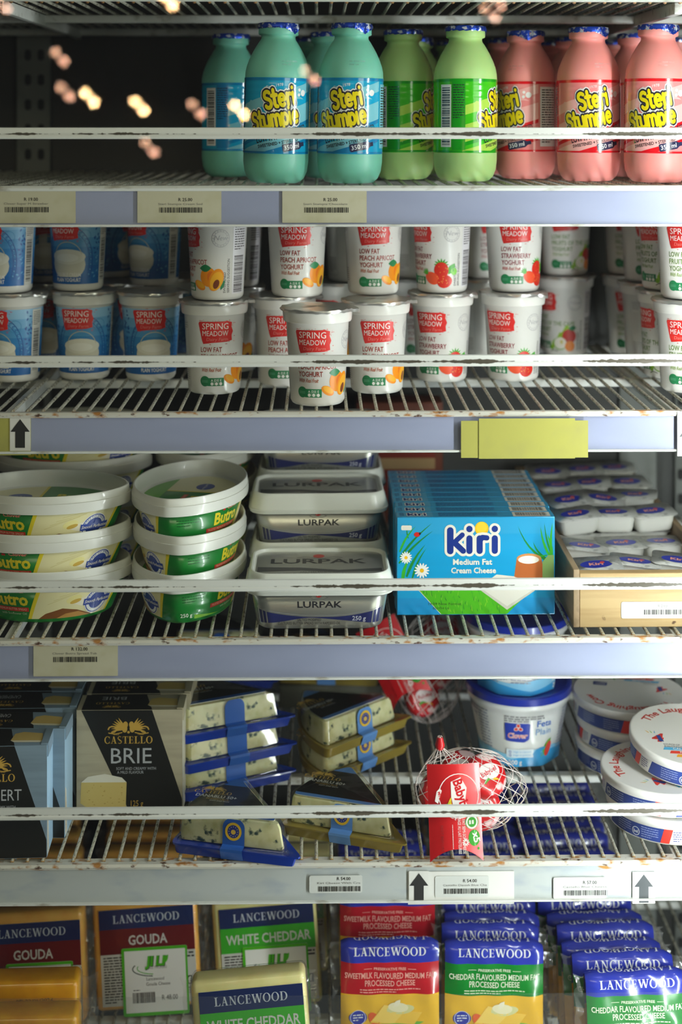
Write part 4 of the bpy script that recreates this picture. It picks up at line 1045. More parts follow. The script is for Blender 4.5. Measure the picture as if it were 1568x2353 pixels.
# ------------------------------------------------------------------ soft cheese boxes
z3 = ZS[4] + .0002
GOLD = ink('#c9a24a', .35)
def emblem(A, x, y, s, m, ly):
    """pair of winged figures with scrolls either side"""
    for sg in (-1, 1):
        for i in range(7):
            q = math.radians(62 - i * 13); A.blade(x + sg*s*.18, y + s*.10, x + sg*s*(.18 + .75*math.cos(q)), y + s*(.12 + .62*math.sin(q)), s*.16, 0, m, ly)
        A.ell(x + sg*s*.16, y + s*.30, s*.13, s*.17, m, ly); A.ell(x + sg*s*.2, y + s*.08, s*.14, s*.2, m, ly)
        A.stroke([(x + sg*s*(.85 + .22*math.cos(k*.7)), y + s*(.05 + .16*math.sin(k*.7))) for k in range(8)], s*.07, m, ly)
        A.stroke([(x + sg*s*.35, y - s*.12), (x + sg*s*.7, y - s*.2), (x + sg*s*1.05, y - s*.14)], s*.05, m, ly)
    A.ell(x, y - s*.1, s*.07, s*.07, m, ly)
def soft_cheese_box(nm, side, sidelt, cap):
    t = thing('soft_cheese_box'); W, H, D = 112.0, 112.5, 40.0
    S = mat('card_' + side.lstrip('#'), side, .5); noise_mix(S, lighten(side, -.12), (8, 8, 90), .45, .7, 3)
    mb = MB(); w, h, d = W*.001, H*.001, D*.001; c = .007
    # body with a bevelled right upper corner, lighter side panel
    mb.prism([(0, 0), (w, 0), (w, h), (0, h)], 0, d, S, 'y')
    mb.add([(w + .0001, .0006, .0005), (w + .0001, d - .0006, .0005), (w + .0001, d - .0006, h - .001), (w + .0001, .0006, h - .001)], [(0, 1, 2, 3)], mat('cardside_' + side.lstrip('#'), sidelt, .5))
    K, SV = ink('#191a17', .4), ink('#b9bcc0', .35)
    A = Art(); A.put([[(58, .3), (W - .3, .3), (W - .3, 18), (80, H - .3), (5, H - .3)]], K, 1)
    A.poly([(.3, .3), (W - .3, .3), (W - .3, 18), (80, H - .3), (.3, H - .3)], K, 1) if cap != 'BRIE' else None
    cx = 55
    emblem(A, cx, 91, 20, GOLD, 3); A.text('CASTELLO', cx, 77, 7.6, GOLD, 3, font='s', width=51)
    A.text('SINCE', cx - 13, 86, 1.8, GOLD, 3, width=6); A.text('1893', cx + 13, 86, 1.8, GOLD, 3, width=6)
    if cap == 'BRIE':
        A.text('BRIE', 58, 56, 16, SV, 3, width=43)
        A.text('SOFT AND CREAMY WITH', 63, 49, 2.9, SV, 3, width=42); A.text('A MILD FLAVOUR', 57, 45, 2.9, SV, 3, width=28)
        ch, rd_ = ink('#d8c074', .5), ink('#e9e4d2', .5)
        A.poly([(4, 14), (10, 10), (52, 6), (53, 36), (5, 36)], ch, 4); A.poly([(5, 36), (53, 36), (48, 41), (30, 45), (12, 42)], rd_, 5)
        q = random.Random(8)
        for i in range(22): A.ell(q.uniform(9, 50), q.uniform(12, 34), q.uniform(.4, 1.1), .5, ink('#b89a4c', .5), 5, n=8)
    else:
        A.text('CAMEMBERT', 52, 58, 11, SV, 3, width=70)
        A.text('SOFT AND CREAMY WITH', 60, 50, 2.9, SV, 3, width=42); A.text('A MILD FLAVOUR', 54, 46, 2.9, SV, 3, width=28)
    A.text('125 g', 64 if cap == 'BRIE' else 52, 10.5, 6, GOLD, 3, width=13)
    A.lay(mb, plane_map((0, 0, 0), (1, 0, 0), (0, 0, 1)))
    B = Art(); B.poly([(5, .3), (80, .3), (70, D - .3), (5, D - .3)] if cap == 'BRIE' else [(.3, .3), (80, .3), (70, D - .3), (.3, D - .3)], K, 1)
    emblem(B, 36, 7, 9, GOLD, 3); B.text('CASTELLO', 36, 19.5, 5, GOLD, 3, font='s', width=36, rot=180); B.text(cap, 36, 34, 8, SV, 3, width=26, rot=180)
    B.poly([(74, 12), (106, 11), (104, 28), (84, 32), (76, 28)], ink('#cdb26a', .5), 2); B.poly([(74, 12), (106, 11), (105, 7), (78, 8)], ink('#e6dfc6', .5), 3)
    B.lay(mb, plane_map((0, 0, h), (1, 0, 0), (0, 1, 0)))
    E = Art(); E.poly([(2, 2), (12, 2), (8, 46), (2, 52)], ink('#ddd9c8', .5), 1); E.text('CAMEMBERT' if cap != 'BRIE' else 'BRIE', 7, 6, 3.4, GOLD, 2, 'l', width=34, rot=90)
    E.lay(mb, plane_map((w + .0002, 0, 0), (0, 1, 0), (0, 0, 1)))
    mb.build('carton', t, 0)
    # tear flap standing a little proud along the right upper edge
    MB().prism([(w - .004, h - .014), (w + .0012, h - .012), (w + .0012, h + .0012), (w - .006, h + .0012)], .002, d - .004, S, 'y').build('tear_flap', t, 0)
    return Kind(t, 'soft cheese box', None)
BR = soft_cheese_box('brie', '#b9b096', '#d3cdb6', 'BRIE')
CM = soft_cheese_box('camembert', '#8399aa', '#a9cbe4', 'CAMEMBERT')
for i in range(4):
    Y = 1.423 + i * .0465; x = X((106, 150, 172, 186)[i], Y) - .112
    CM.put((x, Y, z3), (2, -2, 1, 0)[i], 'pale blue and black camembert box, %s in the row at the left edge' % ('frontmost' if i == 0 else ORD[i] + ' back'), group='camembert boxes in a row')
for i in range(3):
    Y = 1.511 + i * .043
    BR.put((X(176, 1.511) + (0, .004, .006)[i], Y, z3), 0, 'beige and black brie box, %s' % ('front one with its whole face showing' if i == 0 else '%s back, only its top face showing' % ORD[i]), group='brie boxes in a row')

# ------------------------------------------------------------------ blue cheese wedges
mat('blue_cheese', '#e3ddb4', .45, sub=.15)
noise_mix('blue_cheese', '#c9bf8a', (60, 60, 60), .45, .7); noise_mix('blue_cheese', '#344a49', (80, 80, 100), .585, .66, 4)
clear_mat('clear_shell', '#fbfdf9', .06, .9, .12, 45, .0); mat('tray_blue', '#12359a', .25, coat=.5); mat('tray_gold', '#8f7c32', .28, coat=.5); mat('strip_blue', '#2a5fb4', .35, coat=.3); mat('strip_pale', '#5f8fcc', .35, coat=.3)
def wedge_loop(R, a=52, r=.010):
    pts = [(0, 0), (R*math.cos(math.radians(180 - a)), R*math.sin(math.radians(180 - a)))]
    pts += [(R*math.cos(math.radians(180 - a + a*k/8)), R*math.sin(math.radians(180 - a + a*k/8))) for k in range(1, 8)] + [(-R, 0)]
    return round_poly(pts, r, 3)
def cheese_wedge(tray, strip, pct, ringed):
    t = thing('cheese_wedge'); R = .134; L = wedge_loop(R); n = len(L); c = (sum(p[0] for p in L)/n, sum(p[1] for p in L)/n)
    MB().loft(L, [(.0092, .02), (.0092, .92), (.0010, .925), (0, .935), (0, .955), (.0095, .99), (.0098, 1.03), (.0115, 1.03), (.0115, .93), (.0105, .91), (.0105, .02)], tray, True, True, c).build('tray', t)
    MB().loft(L, [(.0112, .83), (.013, .84), (.032, .80), (.0355, .775), (.0362, .74)], 'blue_cheese', True, True, c).build('cheese', t)
    MB().loft(L, [(.0106, .905), (.013, .875), (.0365, .835), (.0385, .815), (.0393, .78), (.0390, .74), (.0390, .01)], 'clear_shell', False, True, c).build('clear_cover', t)
    m = MB(); A = Art(); Lm = [((x - c[0]) * .73 + c[0], (y - c[1]) * .73 + c[1]) for x, y in L]; Lm = [(x*1000, y*1000) for x, y in Lm]
    A.put([Lm], ink('#2d62b4' if tray == 'tray_blue' else '#5a87c8', .4), 1)
    yl, yh = min(p[1] for p in Lm), max(p[1] for p in Lm)
    def clipy(poly, y, up):
        q = cutv([(b, a) for a, b in poly], y, not up); return [(b, a) for a, b in q]
    k = clipy(clipy(Lm, yl + 6, True), yh - 13, False); A.put([k], ink('#1d1b18', .4), 2)
    cx, cy = c[0]*1000 - 1, c[1]*1000 + 3
    emblem(A, cx - 5, cy + 9.5, 12, GOLD, 3); A.text('CASTELLO', cx - 4, cy + .5, 6.0, GOLD, 3, font='s', width=40)
    A.text('DANABLU ' + pct, cx + 2, cy - 7.2, 5.4, ink('#d7d6d0', .4), 3, width=44, bold=.01)
    A.text('INTENSELY BLUE', cx + 5, cy - 11.2, 2.4, GOLD, 3, width=24); A.text('SOFT AND RICH', cx + 8, cy - 14.6, 2.2, ink('#d7d6d0', .4), 3, width=21)
    A.lay(m, plane_map((0, 0, .0378), (1, 0, 0), (0, 1, 0))); m.prism([(x/1000, y/1000) for x, y in Lm], .0370, .0377, 'paper_white', 'z'); m.build('top_label', t, 0)
    # seal strip down the long cut side
    m = MB(); x = -.071; Y = lambda k: c[1] * (1 - k); f = [(.0300, Y(.846)), (.013, Y(.875)), (.0122, Y(.93)), (.0120, Y(1.034)), (.0094, Y(1.034)), (.0002, Y(.958))]
    for sg in (0,):
        vs = []
        for z, y in f: vs += [(x - .0115, y - .0009, z), (x + .0115, y - .0009, z)]
        m.add(vs, [(2*i, 2*i+1, 2*i+3, 2*i+2)[::-1] for i in range(len(f) - 1)], strip)
        top = [(x + .0115*math.cos(PI*k/10), .0179, .0345 + .009*math.sin(PI*k/10)) for k in range(11)]
        top = [(a_, Y(.846 - .0017 * max(0, (z_ - .030) * 1000)) - .0009, min(z_, .0375)) for a_, b_, z_ in [(p_[0], 0, .030 + (p_[2] - .0345)) for p_ in top]]
        m.add(top, [tuple(range(11))], strip)
    if ringed:
        A = Art(); A.ring(0, 0, 8.6, 6.2, ink('#e0b52a', .4), 1); A.ell(0, 0, 6.1, 6.1, ink('#23307e', .4), 1); A.ell(0, -.4, 2.5, 2.3, ink('#d9b24a', .4), 2)
        for q in range(12): A.ell(4.6*math.cos(q*PI/6), 4.6*math.sin(q*PI/6), .45, .45, ink('#d9d0b0', .4), 2, n=5)
        A.lay(m, plane_map((x, Y(.860) - .0012, .0262), (1, 0, 0), (0, .03, .235)), None, .0001, .0002)
    m.build('seal_strip', t, 0)
    return Kind(t, 'blue cheese wedge', None)
WB0 = cheese_wedge('tray_blue', 'strip_blue', '50+', False); WB1 = cheese_wedge('tray_blue', 'strip_blue', '50+', True); WG = cheese_wedge('tray_gold', 'strip_pale', '60+', True)
p = P(684, 280, 1.592)
for i in range(3): WB0.put((p.x + (0, .001, -.001)[i], 1.592, z3 + i * .0305), 24 + (0, 1, -1)[i], 'blue cheese wedge in a blue tray, %s in the stack beside the brie' % lv[3][i], group='blue tray wedges')
p = P(640, 280, 1.768); 
for i in range(3): WB0.put((p.x, 1.768, z3 + i * .0305), 0, 'blue tray wedge, %s in the shaded stack behind the blue tray stack' % lv[3][i], group='blue tray wedges')
p = P(691, 280, 1.400); WB1.put((p.x, 1.400, z3 + .0003), -14, 'blue tray wedge lying alone at the front, one corner over the shelf lip', (0, 0), group='blue tray wedges')
p = P(948, 280, 1.662)
for i in range(2): WG.put((p.x, 1.662, z3 + i * .0305), 42, 'blue cheese wedge in a gold tray, %s of the gold stack' % lv[2][i], group='gold tray wedges')
p = P(880, 280, 1.775); WG.put((p.x, 1.775, z3 + .0297), -6, 'gold tray wedge in the shade behind the gold stack', group='gold tray wedges')
p = P(936, 280, 1.424); WG.put((p.x, 1.424, z3 + .0003), -19, 'gold tray wedge lying at the front beside the red card', (0, 0), group='gold tray wedges')
p = P(880, 280, 1.775); mb = MB().rbox((-.13, -.005, 0), (.0, .07, .029), .002, mat('drab_card', '#4b4a3c', .6)); o = mb.build('flat_carton', None, 30, (p.x, 1.79, z3)); tag(o, 'flat drab carton under the rear gold tray wedge', 'box')  # plain card in one even drab colour

# ------------------------------------------------------------------ nets of red wax cheeses
mat('red_wax', '#c01a1e', .25, coat=.4); mat('net_white', '#e6dcd6', .5); mat('red_card', '#c9161d', .4, coat=.2)
noise_mix('red_wax', '#e8c9c8', (45, 45, 45), .60, .64, 2)
def net_bag(name, label, center, rad, discs, tilt, card, group):
    t = thing(name, label, 'net bag of cheeses', center, tilt, group)
    a, b, c = rad; m = MB(); n = 16
    for sgn in (-1, 1):
        for k in range(n):
            pts = []
            for i in range(25):
                f = -1.40 + 2.72 * i / 24; th = 2*PI*k/n + sgn * f * 1.15; q = math.cos(f)
                w_ = 1 + .05 * math.sin(5*th + 3*f)
                pts.append((a*q*math.sin(th)*w_, -b*q*math.cos(th)*w_, c*math.sin(f)))
            m.tube(pts, .00036, 'net_white', 4, False)
    kx, kz = (-a*.52, c*.84) if rad[0] > rad[2] else (0, c*.97)
    for k in range(12):
        th = 2*PI*k/12; m.tube([(kx + a*.3*math.sin(th), -b*.3*math.cos(th), kz - .006 + .004*math.sin(th)), (kx + .003*math.sin(th), -.003*math.cos(th), kz + .010), (kx + .002*math.cos(k), .002*math.sin(k), kz + .022)], .0005, 'net_white', 4)
    m.build('net', t, 60)
    MB().tube([(kx, 0, kz + .008), (kx, 0, kz + .013), (kx, 0, kz + .021)], [.0036, .0052, .003], 'red_card', 10).build('clip', t)
    for i, (x, y, z, rx, rz) in enumerate(discs):
        d = MB().loft(circle(32), [(-.0095, .014), (-.0088, .019), (-.006, .0215), (0, .0225), (.006, .0215), (.0088, .019), (.0095, .014), (.0098, .001)], 'red_wax')
        A = Art(); A.ell(0, 2, 13, 8, ink('#efe2e0', .3), 1); A.text('Babybel', 0, 0, 4.6, ink('#c01a1e', .3), 2, width=20, bold=.02, rot=12); A.blade(-9, -8, 2, -6, 4, 2, ink('#4f9a2c', .3), 2); A.blade(2, -6, 10, -9, 3, 1, ink('#e8b428', .3), 2)
        A.lay(d, plane_map((0, 0, .0098), (1, 0, 0), (0, 1, 0)), None, .0001)
        o = d.build('wax_cheese', t, 50, (x, y, z)); o.rotation_euler = (rx, 0, rz)
    m = MB(); A = Art(); w, h = card['w'], card['h']; W, H = w*1000, h*1000; bow = .007
    def bent(u, v, off):
        s = u / w + .5; return Vector((u, -bow * math.sin(PI * max(0, min(1, s))) - off, v))
    g = []; q = 14
    for i in range(q + 1):
        u = -w/2 + w * i / q; dz = .012 * (1 - (2*i/q - 1)**2)       # concave ends, as on a pillow pack
        g.append([bent(u, v, 0) for v in (dz, h * .5, h)])
    vs = [v for cgrp in g for v in cgrp]; fs = []
    for i in range(q):
        for k in range(2): fs.append((i*3 + k, (i+1)*3 + k, (i+1)*3 + k + 1, i*3 + k + 1))
    m.add(vs, fs, 'red_card'); bv = [v + Vector((0, .0007, 0)) for v in vs]; m.add(bv, [f[::-1] for f in fs], 'paper_white')
    cw = ink('#f2eae6', .35); gr = ink('#3f9a35', .35)
    A.ring(4, H - 29, 20.5, 19.7, cw, 2)
    A.poly([(-4, H - 16), (6, H - 12), (12, H - 22), (10, H - 34), (16, H - 44), (4, H - 50), (-2, H - 40), (-4, H - 30)], cw, 2)
    A.text('Babybel', 2.5, H - 31, 9, ink('#c9161d', .35), 3, width=32, bold=.03, rot=-74, align='c')
    A.blade(-9, H - 46, -5, H - 34, 7, 2, gr, 3); A.blade(-5, H - 40, -4, H - 30, 5, 1, ink('#e8c628', .35), 3)
    A.poly([(-20, H - 34), (-17, H - 36), (-13, H - 24), (-15, H - 22), (-18, H - 25)], cw, 2); A.text('MINI', -16.4, H - 29, 2.6, ink('#c9161d', .35), 3, rot=-80, bold=.02)
    A.text('Full of nature', -10, H - 46, 4, cw, 2, rot=-28, width=22)
    A.text('FULL FAT SEMI-SOFT CHEESE', 6, H*.30, 3.0, cw, 2, rot=-90, width=38); A.text('FROMAGE AU LAIT PASTEURISE', 1.5, H*.30, 3.0, cw, 2, rot=-90, width=38); A.lines(-4, H*.14, 36, 1, 1, .5, cw, 2, 4, True)
    A.ell(16, H*.40, 7, 6.4, gr, 2); A.ring(16, H*.40, 6.2, 4.6, cw, 3); A.put([[(13 + 3*i, H*.38), (15 + 3*i, H*.38), (15 + 3*i, H*.42), (13 + 3*i, H*.42)] for i in range(2)], cw, 3)
    A.ell(18, H*.24, 6, 7.4, gr, 2); A.text('x5', 17, H*.24, 6.4, cw, 3, rot=-80, bold=.03); A.ell(22, H*.13, 1.1, 1.3, gr, 2)
    for i in range(10): A.ell(9 + 2.4*math.cos(i*PI/5), H*.20 + 2.4*math.sin(i*PI/5), 1.4, .55, cw, 2, i*36, 8)
    A.text('BEST BEFORE', -15, H*.24, 2.2, ink('#7e1014', .35), 2, rot=-90, width=24)
    A.lay(m, bent, 3.0, .0001, .0001)
    o = m.build('card_label', t, 50, card['loc']); o.rotation_euler = card['rot']
    return t
g = 'nets of red wax cheeses'
c0 = P(1078, 1838, 1.475)
net_bag('cheese_net', 'white net of red wax cheeses with red card hanging over the shelf lip', (c0.x, 1.475, z3 + .0425), (.058, .040, .040),
        [(-.030, .004, -.006, 1.3, .3), (-.006, .012, .012, .7, -.4), (.016, -.008, .017, .9, .5), (.010, -.010, -.014, 1.2, .1), (-.014, -.012, -.012, 1.2, -.3)], (0, 0, 0),
        dict(w=.053, h=.089, loc=(X(1047, 1.415) - c0.x, -.0745, -.036), rot=(-.30, 0, .05)), g)
c1 = P(992, 1650, 1.735)
net_bag('cheese_net', 'net of red wax cheeses propped upright behind the foremost net', (c1.x, 1.735, z3 + .071), (.044, .036, .068),
        [(-.010, -.006, -.036, 1.2, .2), (.008, .004, -.006, 1.3, -.3), (-.008, -.008, .020, 1.1, .3), (.008, .002, .044, 1.3, -.2)], (.0, .12, .2),
        dict(w=.053, h=.098, loc=(-.030, -.034, -.030), rot=(-.15, -.62, -.35)), g)

# ------------------------------------------------------------------ white cheese tubs with blue lids
mat('tub_feta', '#e9ebe8', .3, coat=.2); mat('lid_blue', '#1b2f9a', .3, coat=.3)
def feta_tub():
    t = thing('cheese_tub'); L = circle(64)
    def oct_(k):     # round rim easing into a rounded octagon at the foot
        o = []
        for i in range(64):
            a = 2*PI*i/64; r8 = math.cos(PI/8) / math.cos((a + PI/8) % (PI/4) - PI/8); o.append((1 - k) + k * r8)
        return o
    m = MB(); rg = []
    st = [(0, .0455, .8), (.002, .047, .8), (.030, .0505, .6), (.058, .0555, .15), (.068, .0565, 0), (.0685, .060, 0), (.077, .060, 0)]
    for z, r, k in st:
        rg.append([Vector((r*q*math.sin(2*PI*i/64), -r*q*math.cos(2*PI*i/64), z)) for i, q in enumerate(oct_(k))])
    m.rings(rg, 'tub_feta')
    mp0 = round_map([(0, .047), (.030, .0507), (.058, .0557), (.068, .0567)], .052)
    def mp(u, v, off):
        p_ = mp0(u, v, off); a = (u / .052) % (PI/4); a = (u / .052); k = max(0, min(1, (.058 - v) / .058)) * .8
        r8 = math.cos(PI/8) / math.cos((a + PI/8) % (PI/4) - PI/8); f = (1 - k) + k * r8
        return Vector((p_.x * f, p_.y * f, p_.z))
    A = Art(); sk, cb, bl, rd = ink('#3aa0dc', .3), ink('#8ccdf0', .3), ink('#2a3ea4', .3), ink('#d8453a', .3)
    A.put([[(x, .8), (x + 5, .8), (x + 5, 19 + 4*math.sin((x + 5)*.06)), (x, 19 + 4*math.sin(x*.06))] for x in range(-160, 160, 5)], cb, 1)
    A.put([[(x, .8), (x + 5, .8), (x + 5, 12 + 6*math.sin((x + 15)*.04)), (x, 12 + 6*math.sin((x + 10)*.04))] for x in range(-160, 160, 5)], sk, 2)
    for o in (2, 165):
        A.put([[(o - 14 + x, 44 + y) for x, y in round_poly([(-14, -12), (8, -13.5), (14, -10), (14, 10), (-14, 10)], 2)]], bl, 3)
        for q in (90, 210, 330): A.ell(o - 13 + 2.8*math.cos(math.radians(q)), 48.5 + 2.8*math.sin(math.radians(q)), 2.7, 2.3, ink('#f3ece4', .3), 4, q); A.ell(o - 13 + 2.8*math.cos(math.radians(q)), 48.5 + 2.8*math.sin(math.radians(q)), 2.0, 1.7, rd, 5, q)
        A.text('Clover', o - 14, 36, 6, ink('#f3ece4', .3), 4, width=23, bold=.05, shear=.1); A.text('Clover', o - 14, 36, 6, rd, 5, width=22.5, bold=.0, shear=.1)
        A.text('Feta', o + 17, 49, 7.5, ink('#3f6ec4', .3), 3, 'c', .01, 18); A.text('Plain', o + 17, 39, 7.5, ink('#8fb4e0', .3), 3, 'c', .01, 20)
        A.rect(o - 28, 12, o + 6, 22, ink('#dcebf4', .3), 3); A.text('High in calcium', o - 8, 18, 2.2, sk, 4, width=22); A.text('High in protein', o - 8, 14, 2.2, sk, 4, width=22)
        for yy in (19, 15): A.ring(o - 23, yy, 1.6, 1.0, bl, 4)
        A.text('200 g', o - 17, 3.6, 5.4, WHI, 4, bold=.02, width=17)
        A.leaf(o + 16, 12, o + 30, 32, 9, ink('#5fae2e', .3), 3); A.ell(o + 26, 20, 5, 9, rd, 4, -20); A.blade(o + 6, 14, o + 26, 24, 8, 2, sk, 3)
        A.lines(o + 44, 62, 26, 14, 3.6, 1.4, ink('#9aa0b4', .3), 3, 5); A.lines(o - 88, 62, 40, 14, 3.6, 1.5, ink('#9aa0b4', .3), 3, 6)
        A.lines(o - 28, 61, 44, 3, 2.6, 1.6, ink('#8a8a8c', .4), 3, 9)
        A.rect(o + 76, 20, o + 100, 58, ink('#f3f3f1', .3), 3); A.barcode(o + 79, 23, 18, 32, ink('#3a4a9a', .3), 4, True, 8)
    A.lay(m, mp, 3.0, .00008); m.build('tub', t)
    MB().loft(L, [(.0760, .0605), (.0760, .0618), (.0835, .0618), (.0845, .0606), (.0845, .057), (.0815, .0555), (.0815, .0005)], 'lid_blue', False, True).build('lid', t)
    return Kind(t, 'cheese tub', 'white cheese tubs with blue lids')
FT = feta_tub(); fy = 1.662; fx = P(1192, 280, fy).x
FT.put((fx, fy, z3), 4, 'white cheese tub with clover badge and blue lid, lower of two behind the net bag')
FT.put((fx - .003, fy - .002, z3 + .0818), -100, 'white cheese tub showing bar code, standing on the blue lid of the other tub')

# ------------------------------------------------------------------ round boxes of cheese triangles
mat('round_card', '#ebe9e3', .45)
def round_box():
    t = thing('round_cheese_box'); L = circle(72)
    nv, rd, dk = ink('#2c4188', .4), ink('#d3392c', .4), ink('#3a3b44', .4)
    m = MB().loft(L, [(0, .0615), (.0006, .0625), (.019, .0625)], 'round_card')
    A = Art()
    A.rect(-196, 1.6, 196, 16.2, nv, 1)
    for i in range(13):
        u = -192 + i * 30
        if i % 3 == 1: A.put([[(u, 1.6), (u + 16, 1.6), (u + 21, 16.2), (u + 5, 16.2)]], ink('#ecebe6', .4), 2); A.lines(u + 5, 13, 10, 5, 2.2, .8, nv, 3, i)
        else: A.lines(u + 2, 13, 18, 5, 2.3, .7, ink('#9fabd0', .4), 2, i)
        if i % 3 == 0: A.put([[(u + 22, 1.6), (u + 31, 1.6), (u + 35, 16.2), (u + 26, 16.2)]], rd, 3)
        if i % 4 == 1: A.ring(u + 26, 7.2, 4.4, 3.7, ink('#dfe3ea', .4), 4); A.text('bel', u + 26, 5.6, 3.2, ink('#dfe3ea', .4), 4, bold=.02)
    A.lay(m, round_map([(0, .0625), (.02, .0625)], .0625), 3.0, .00008); m.build('base', t)
    m = MB().loft(L, [(.0168, .0640), (.0168, .0648), (.0240, .0650), (.0252, .0644), (.0256, .0632), (.0252, .0618), (.0250, .0005)], 'round_card', False, True)
    A = Art()
    A.text('The Laughing Cow', 0, 46, 9.5, rd, 2, bend=46, width=104, bold=.02)
    A.text('4', -38, -20, 15, rd, 2, bold=.05, shear=.2); A.put([[(-36, -20), (-31, -20), (-34, -8), (-38, -8)]], nv, 3)
    for i, c in enumerate(('#e8b030', '#8fc63c', '#4fb0dc')): A.blade(-45 + 3*i, -4, -49 + 5*i, 1, 1.6, 0, ink(c, .4), 2)
    A.text('SOURCE OF', -24, -26, 2.8, dk, 2, width=17); A.text('4 NUTRIENTS', -22, -30, 2.8, dk, 2, width=20)
    for i, (s, c) in enumerate((('CALCIUM', '#58b4e2'), ('PROTEIN', '#dd4030'), ('VITAMIN D', '#eda52c'), ('VITAMIN A', '#8cc63a'))):
        y = -36 - 6.2*i; x0 = -34 + 6*i; A.put([[(x0, y), (x0 + 40, y + 2), (x0 + 42, y + 7.4), (x0 + 2, y + 5.4)]], ink(c, .4), 2); A.text(s, x0 + 21, y + 2.2, 3.4, WHI, 3, bold=.02, rot=3)
    for i in range(6): A.blade(22 + 4*i, -40, 18 + 6*i, -26 - (i % 3)*4, 3, 1, ink('#5fae2e', .4), 2)
    A.ell(30, -38, 2.2, 2.2, ink('#f0c02a', .4), 3); A.ell(41, -33, 1.8, 1.8, ink('#f0c02a', .4), 3)
    A.put([[(x + 34, y - 14) for x, y in rrect(16, 10, 1.5)]], nv, 2); A.lines(28, -12, 12, 3, 2.6, .9, WHI, 3, 2)
    A.lay(m, plane_map((0, 0, .0251), (1, 0, 0), (0, 1, 0)), None, .00012); m.build('lid', t)
    return Kind(t, 'round cheese box', None)
RB = round_box(); g = 'round cheese boxes'
x0 = X(1452, 1.642)
for i in range(3): RB.put((x0 + (0, .001, -.003)[i], 1.642, z3 + i * .0258), (-40, 70, 165)[i], 'round white cheese box, %s of the rear stack of three' % lv[3][i], group=g)
x1 = X(1528, 1.50)
RB.put((x1 + .004, 1.502, z3), -30, 'round white cheese box, lowest of the front stack at the right edge', group=g)
RB.put((x1 - .001, 1.506, z3 + .0258), 50, 'round white cheese box, middle of the front stack at the right edge', group=g)
RB.put((x1 + .030, 1.512, z3 + .0585), -6, 'round white cheese box tilted on top of the front stack, lettering facing out', (.10, .04), group=g)
# ------------------------------------------------------------------ block cheeses on the lowest shelf
z4 = ZS[5] + .0002
mat('gouda', '#f2b858', .4, sub=.2); mat('white_cheddar', '#f0e6a4', .4, sub=.2); mat('yellow_cheddar', '#e0a01e', .35, sub=.2)
for q, c in (('gouda', '#e6a446'), ('white_cheddar', '#e2d68e'), ('yellow_cheddar', '#c98518')): noise_mix(q, c, (30, 30, 30), .45, .7)
clear_mat('vacuum_film', '#ffffff', .12, .8, .25, 60, .0); clear_mat('film_ends', '#fbfaf8', .16, 1.6, .6, 110, .06)
def ruffle(m, x, z0, z1, sgn, seed, mtl='film_ends', y0=.010, w=.014):
    r = random.Random(seed); n = 18; a, b, c = [], [], []
    for i in range(n + 1):
        z = z0 + (z1 - z0) * i / n; a.append(Vector((x, y0 + r.uniform(-.002, .002), z)))
        b.append(Vector((x + sgn * w * .5, y0 + .004 * math.sin(i*1.9 + seed) + r.uniform(-.002, .002), z + r.uniform(-.001, .001))))
        c.append(Vector((x + sgn * (w + r.uniform(-.003, .002)), y0 + .005 * math.sin(i*1.3 + seed*2), z + r.uniform(-.002, .002))))
    vs = a + b + c; k = n + 1; fs = []
    for i in range(n):
        for j in (0, 1): fs.append((j*k + i, j*k + i + 1, (j+1)*k + i + 1, (j+1)*k + i))
    m.add(vs, fs, mtl)
def jili(A, x, y, w, h, l1, l2, price, ly):
    """green edged shop sticker"""
    G, D = ink('#4fb41a', .35), ink('#2f8f22', .35)
    A.put([[(x + a, y + b) for a, b in rrect(w, h, 2)]], G, ly); A.rect(x - w/2 + 3, y - h/2 + 3.6, x + w/2 - 2.2, y + h/2 - 3, ink('#ecebe6', .4), ly + 1)
    A.text('JI', x - 6, y + 16, 9.5, ink('#23242a', .4), ly + 2, bold=.07, shear=.12); A.text('JI', x - 6.4, y + 16.4, 9.5, G, ly + 3, bold=.045, shear=.12)
    A.text('LI', x + 6.2, y + 16, 9.5, ink('#23242a', .4), ly + 2, bold=.07, shear=.12); A.text('LI', x + 5.8, y + 16.4, 9.5, G, ly + 3, bold=.045, shear=.12); A.leaf(x + 8, y + 17, x + 15, y + 27, 5, G, ly + 3)
    A.stroke([(x + 24*math.cos(q), y + 13.5 + 8*math.sin(q)) for q in [PI*.85 + .12*i for i in range(17)]], 1.0, ink('#3c4a44', .4), ly + 2); A.stroke([(x + 2 + 21*math.cos(q), y + 14 + 6.6*math.sin(q)) for q in [PI*.9 + .12*i for i in range(15)]], .8, G, ly + 3)
    A.text('SMALL PACKERS', x + 1, y + 13, 3.0, ink('#7c7e7a', .4), ly + 2, width=24)
    A.text(l1, x, y + 1, 3.4, BLK, ly + 2, width=19); A.text(l2, x + 3, y - 4.4, 3.4, BLK, ly + 2, width=26); A.lines(x - 24, y - 9, 12, 1, 1, .9, BLK, ly + 2)
    A.barcode(x - 25, y - 22, 25, 11, BLK, ly + 2, seed=5); A.text(price, x + 15, y - 20, 5.2, BLK, ly + 2, width=17)
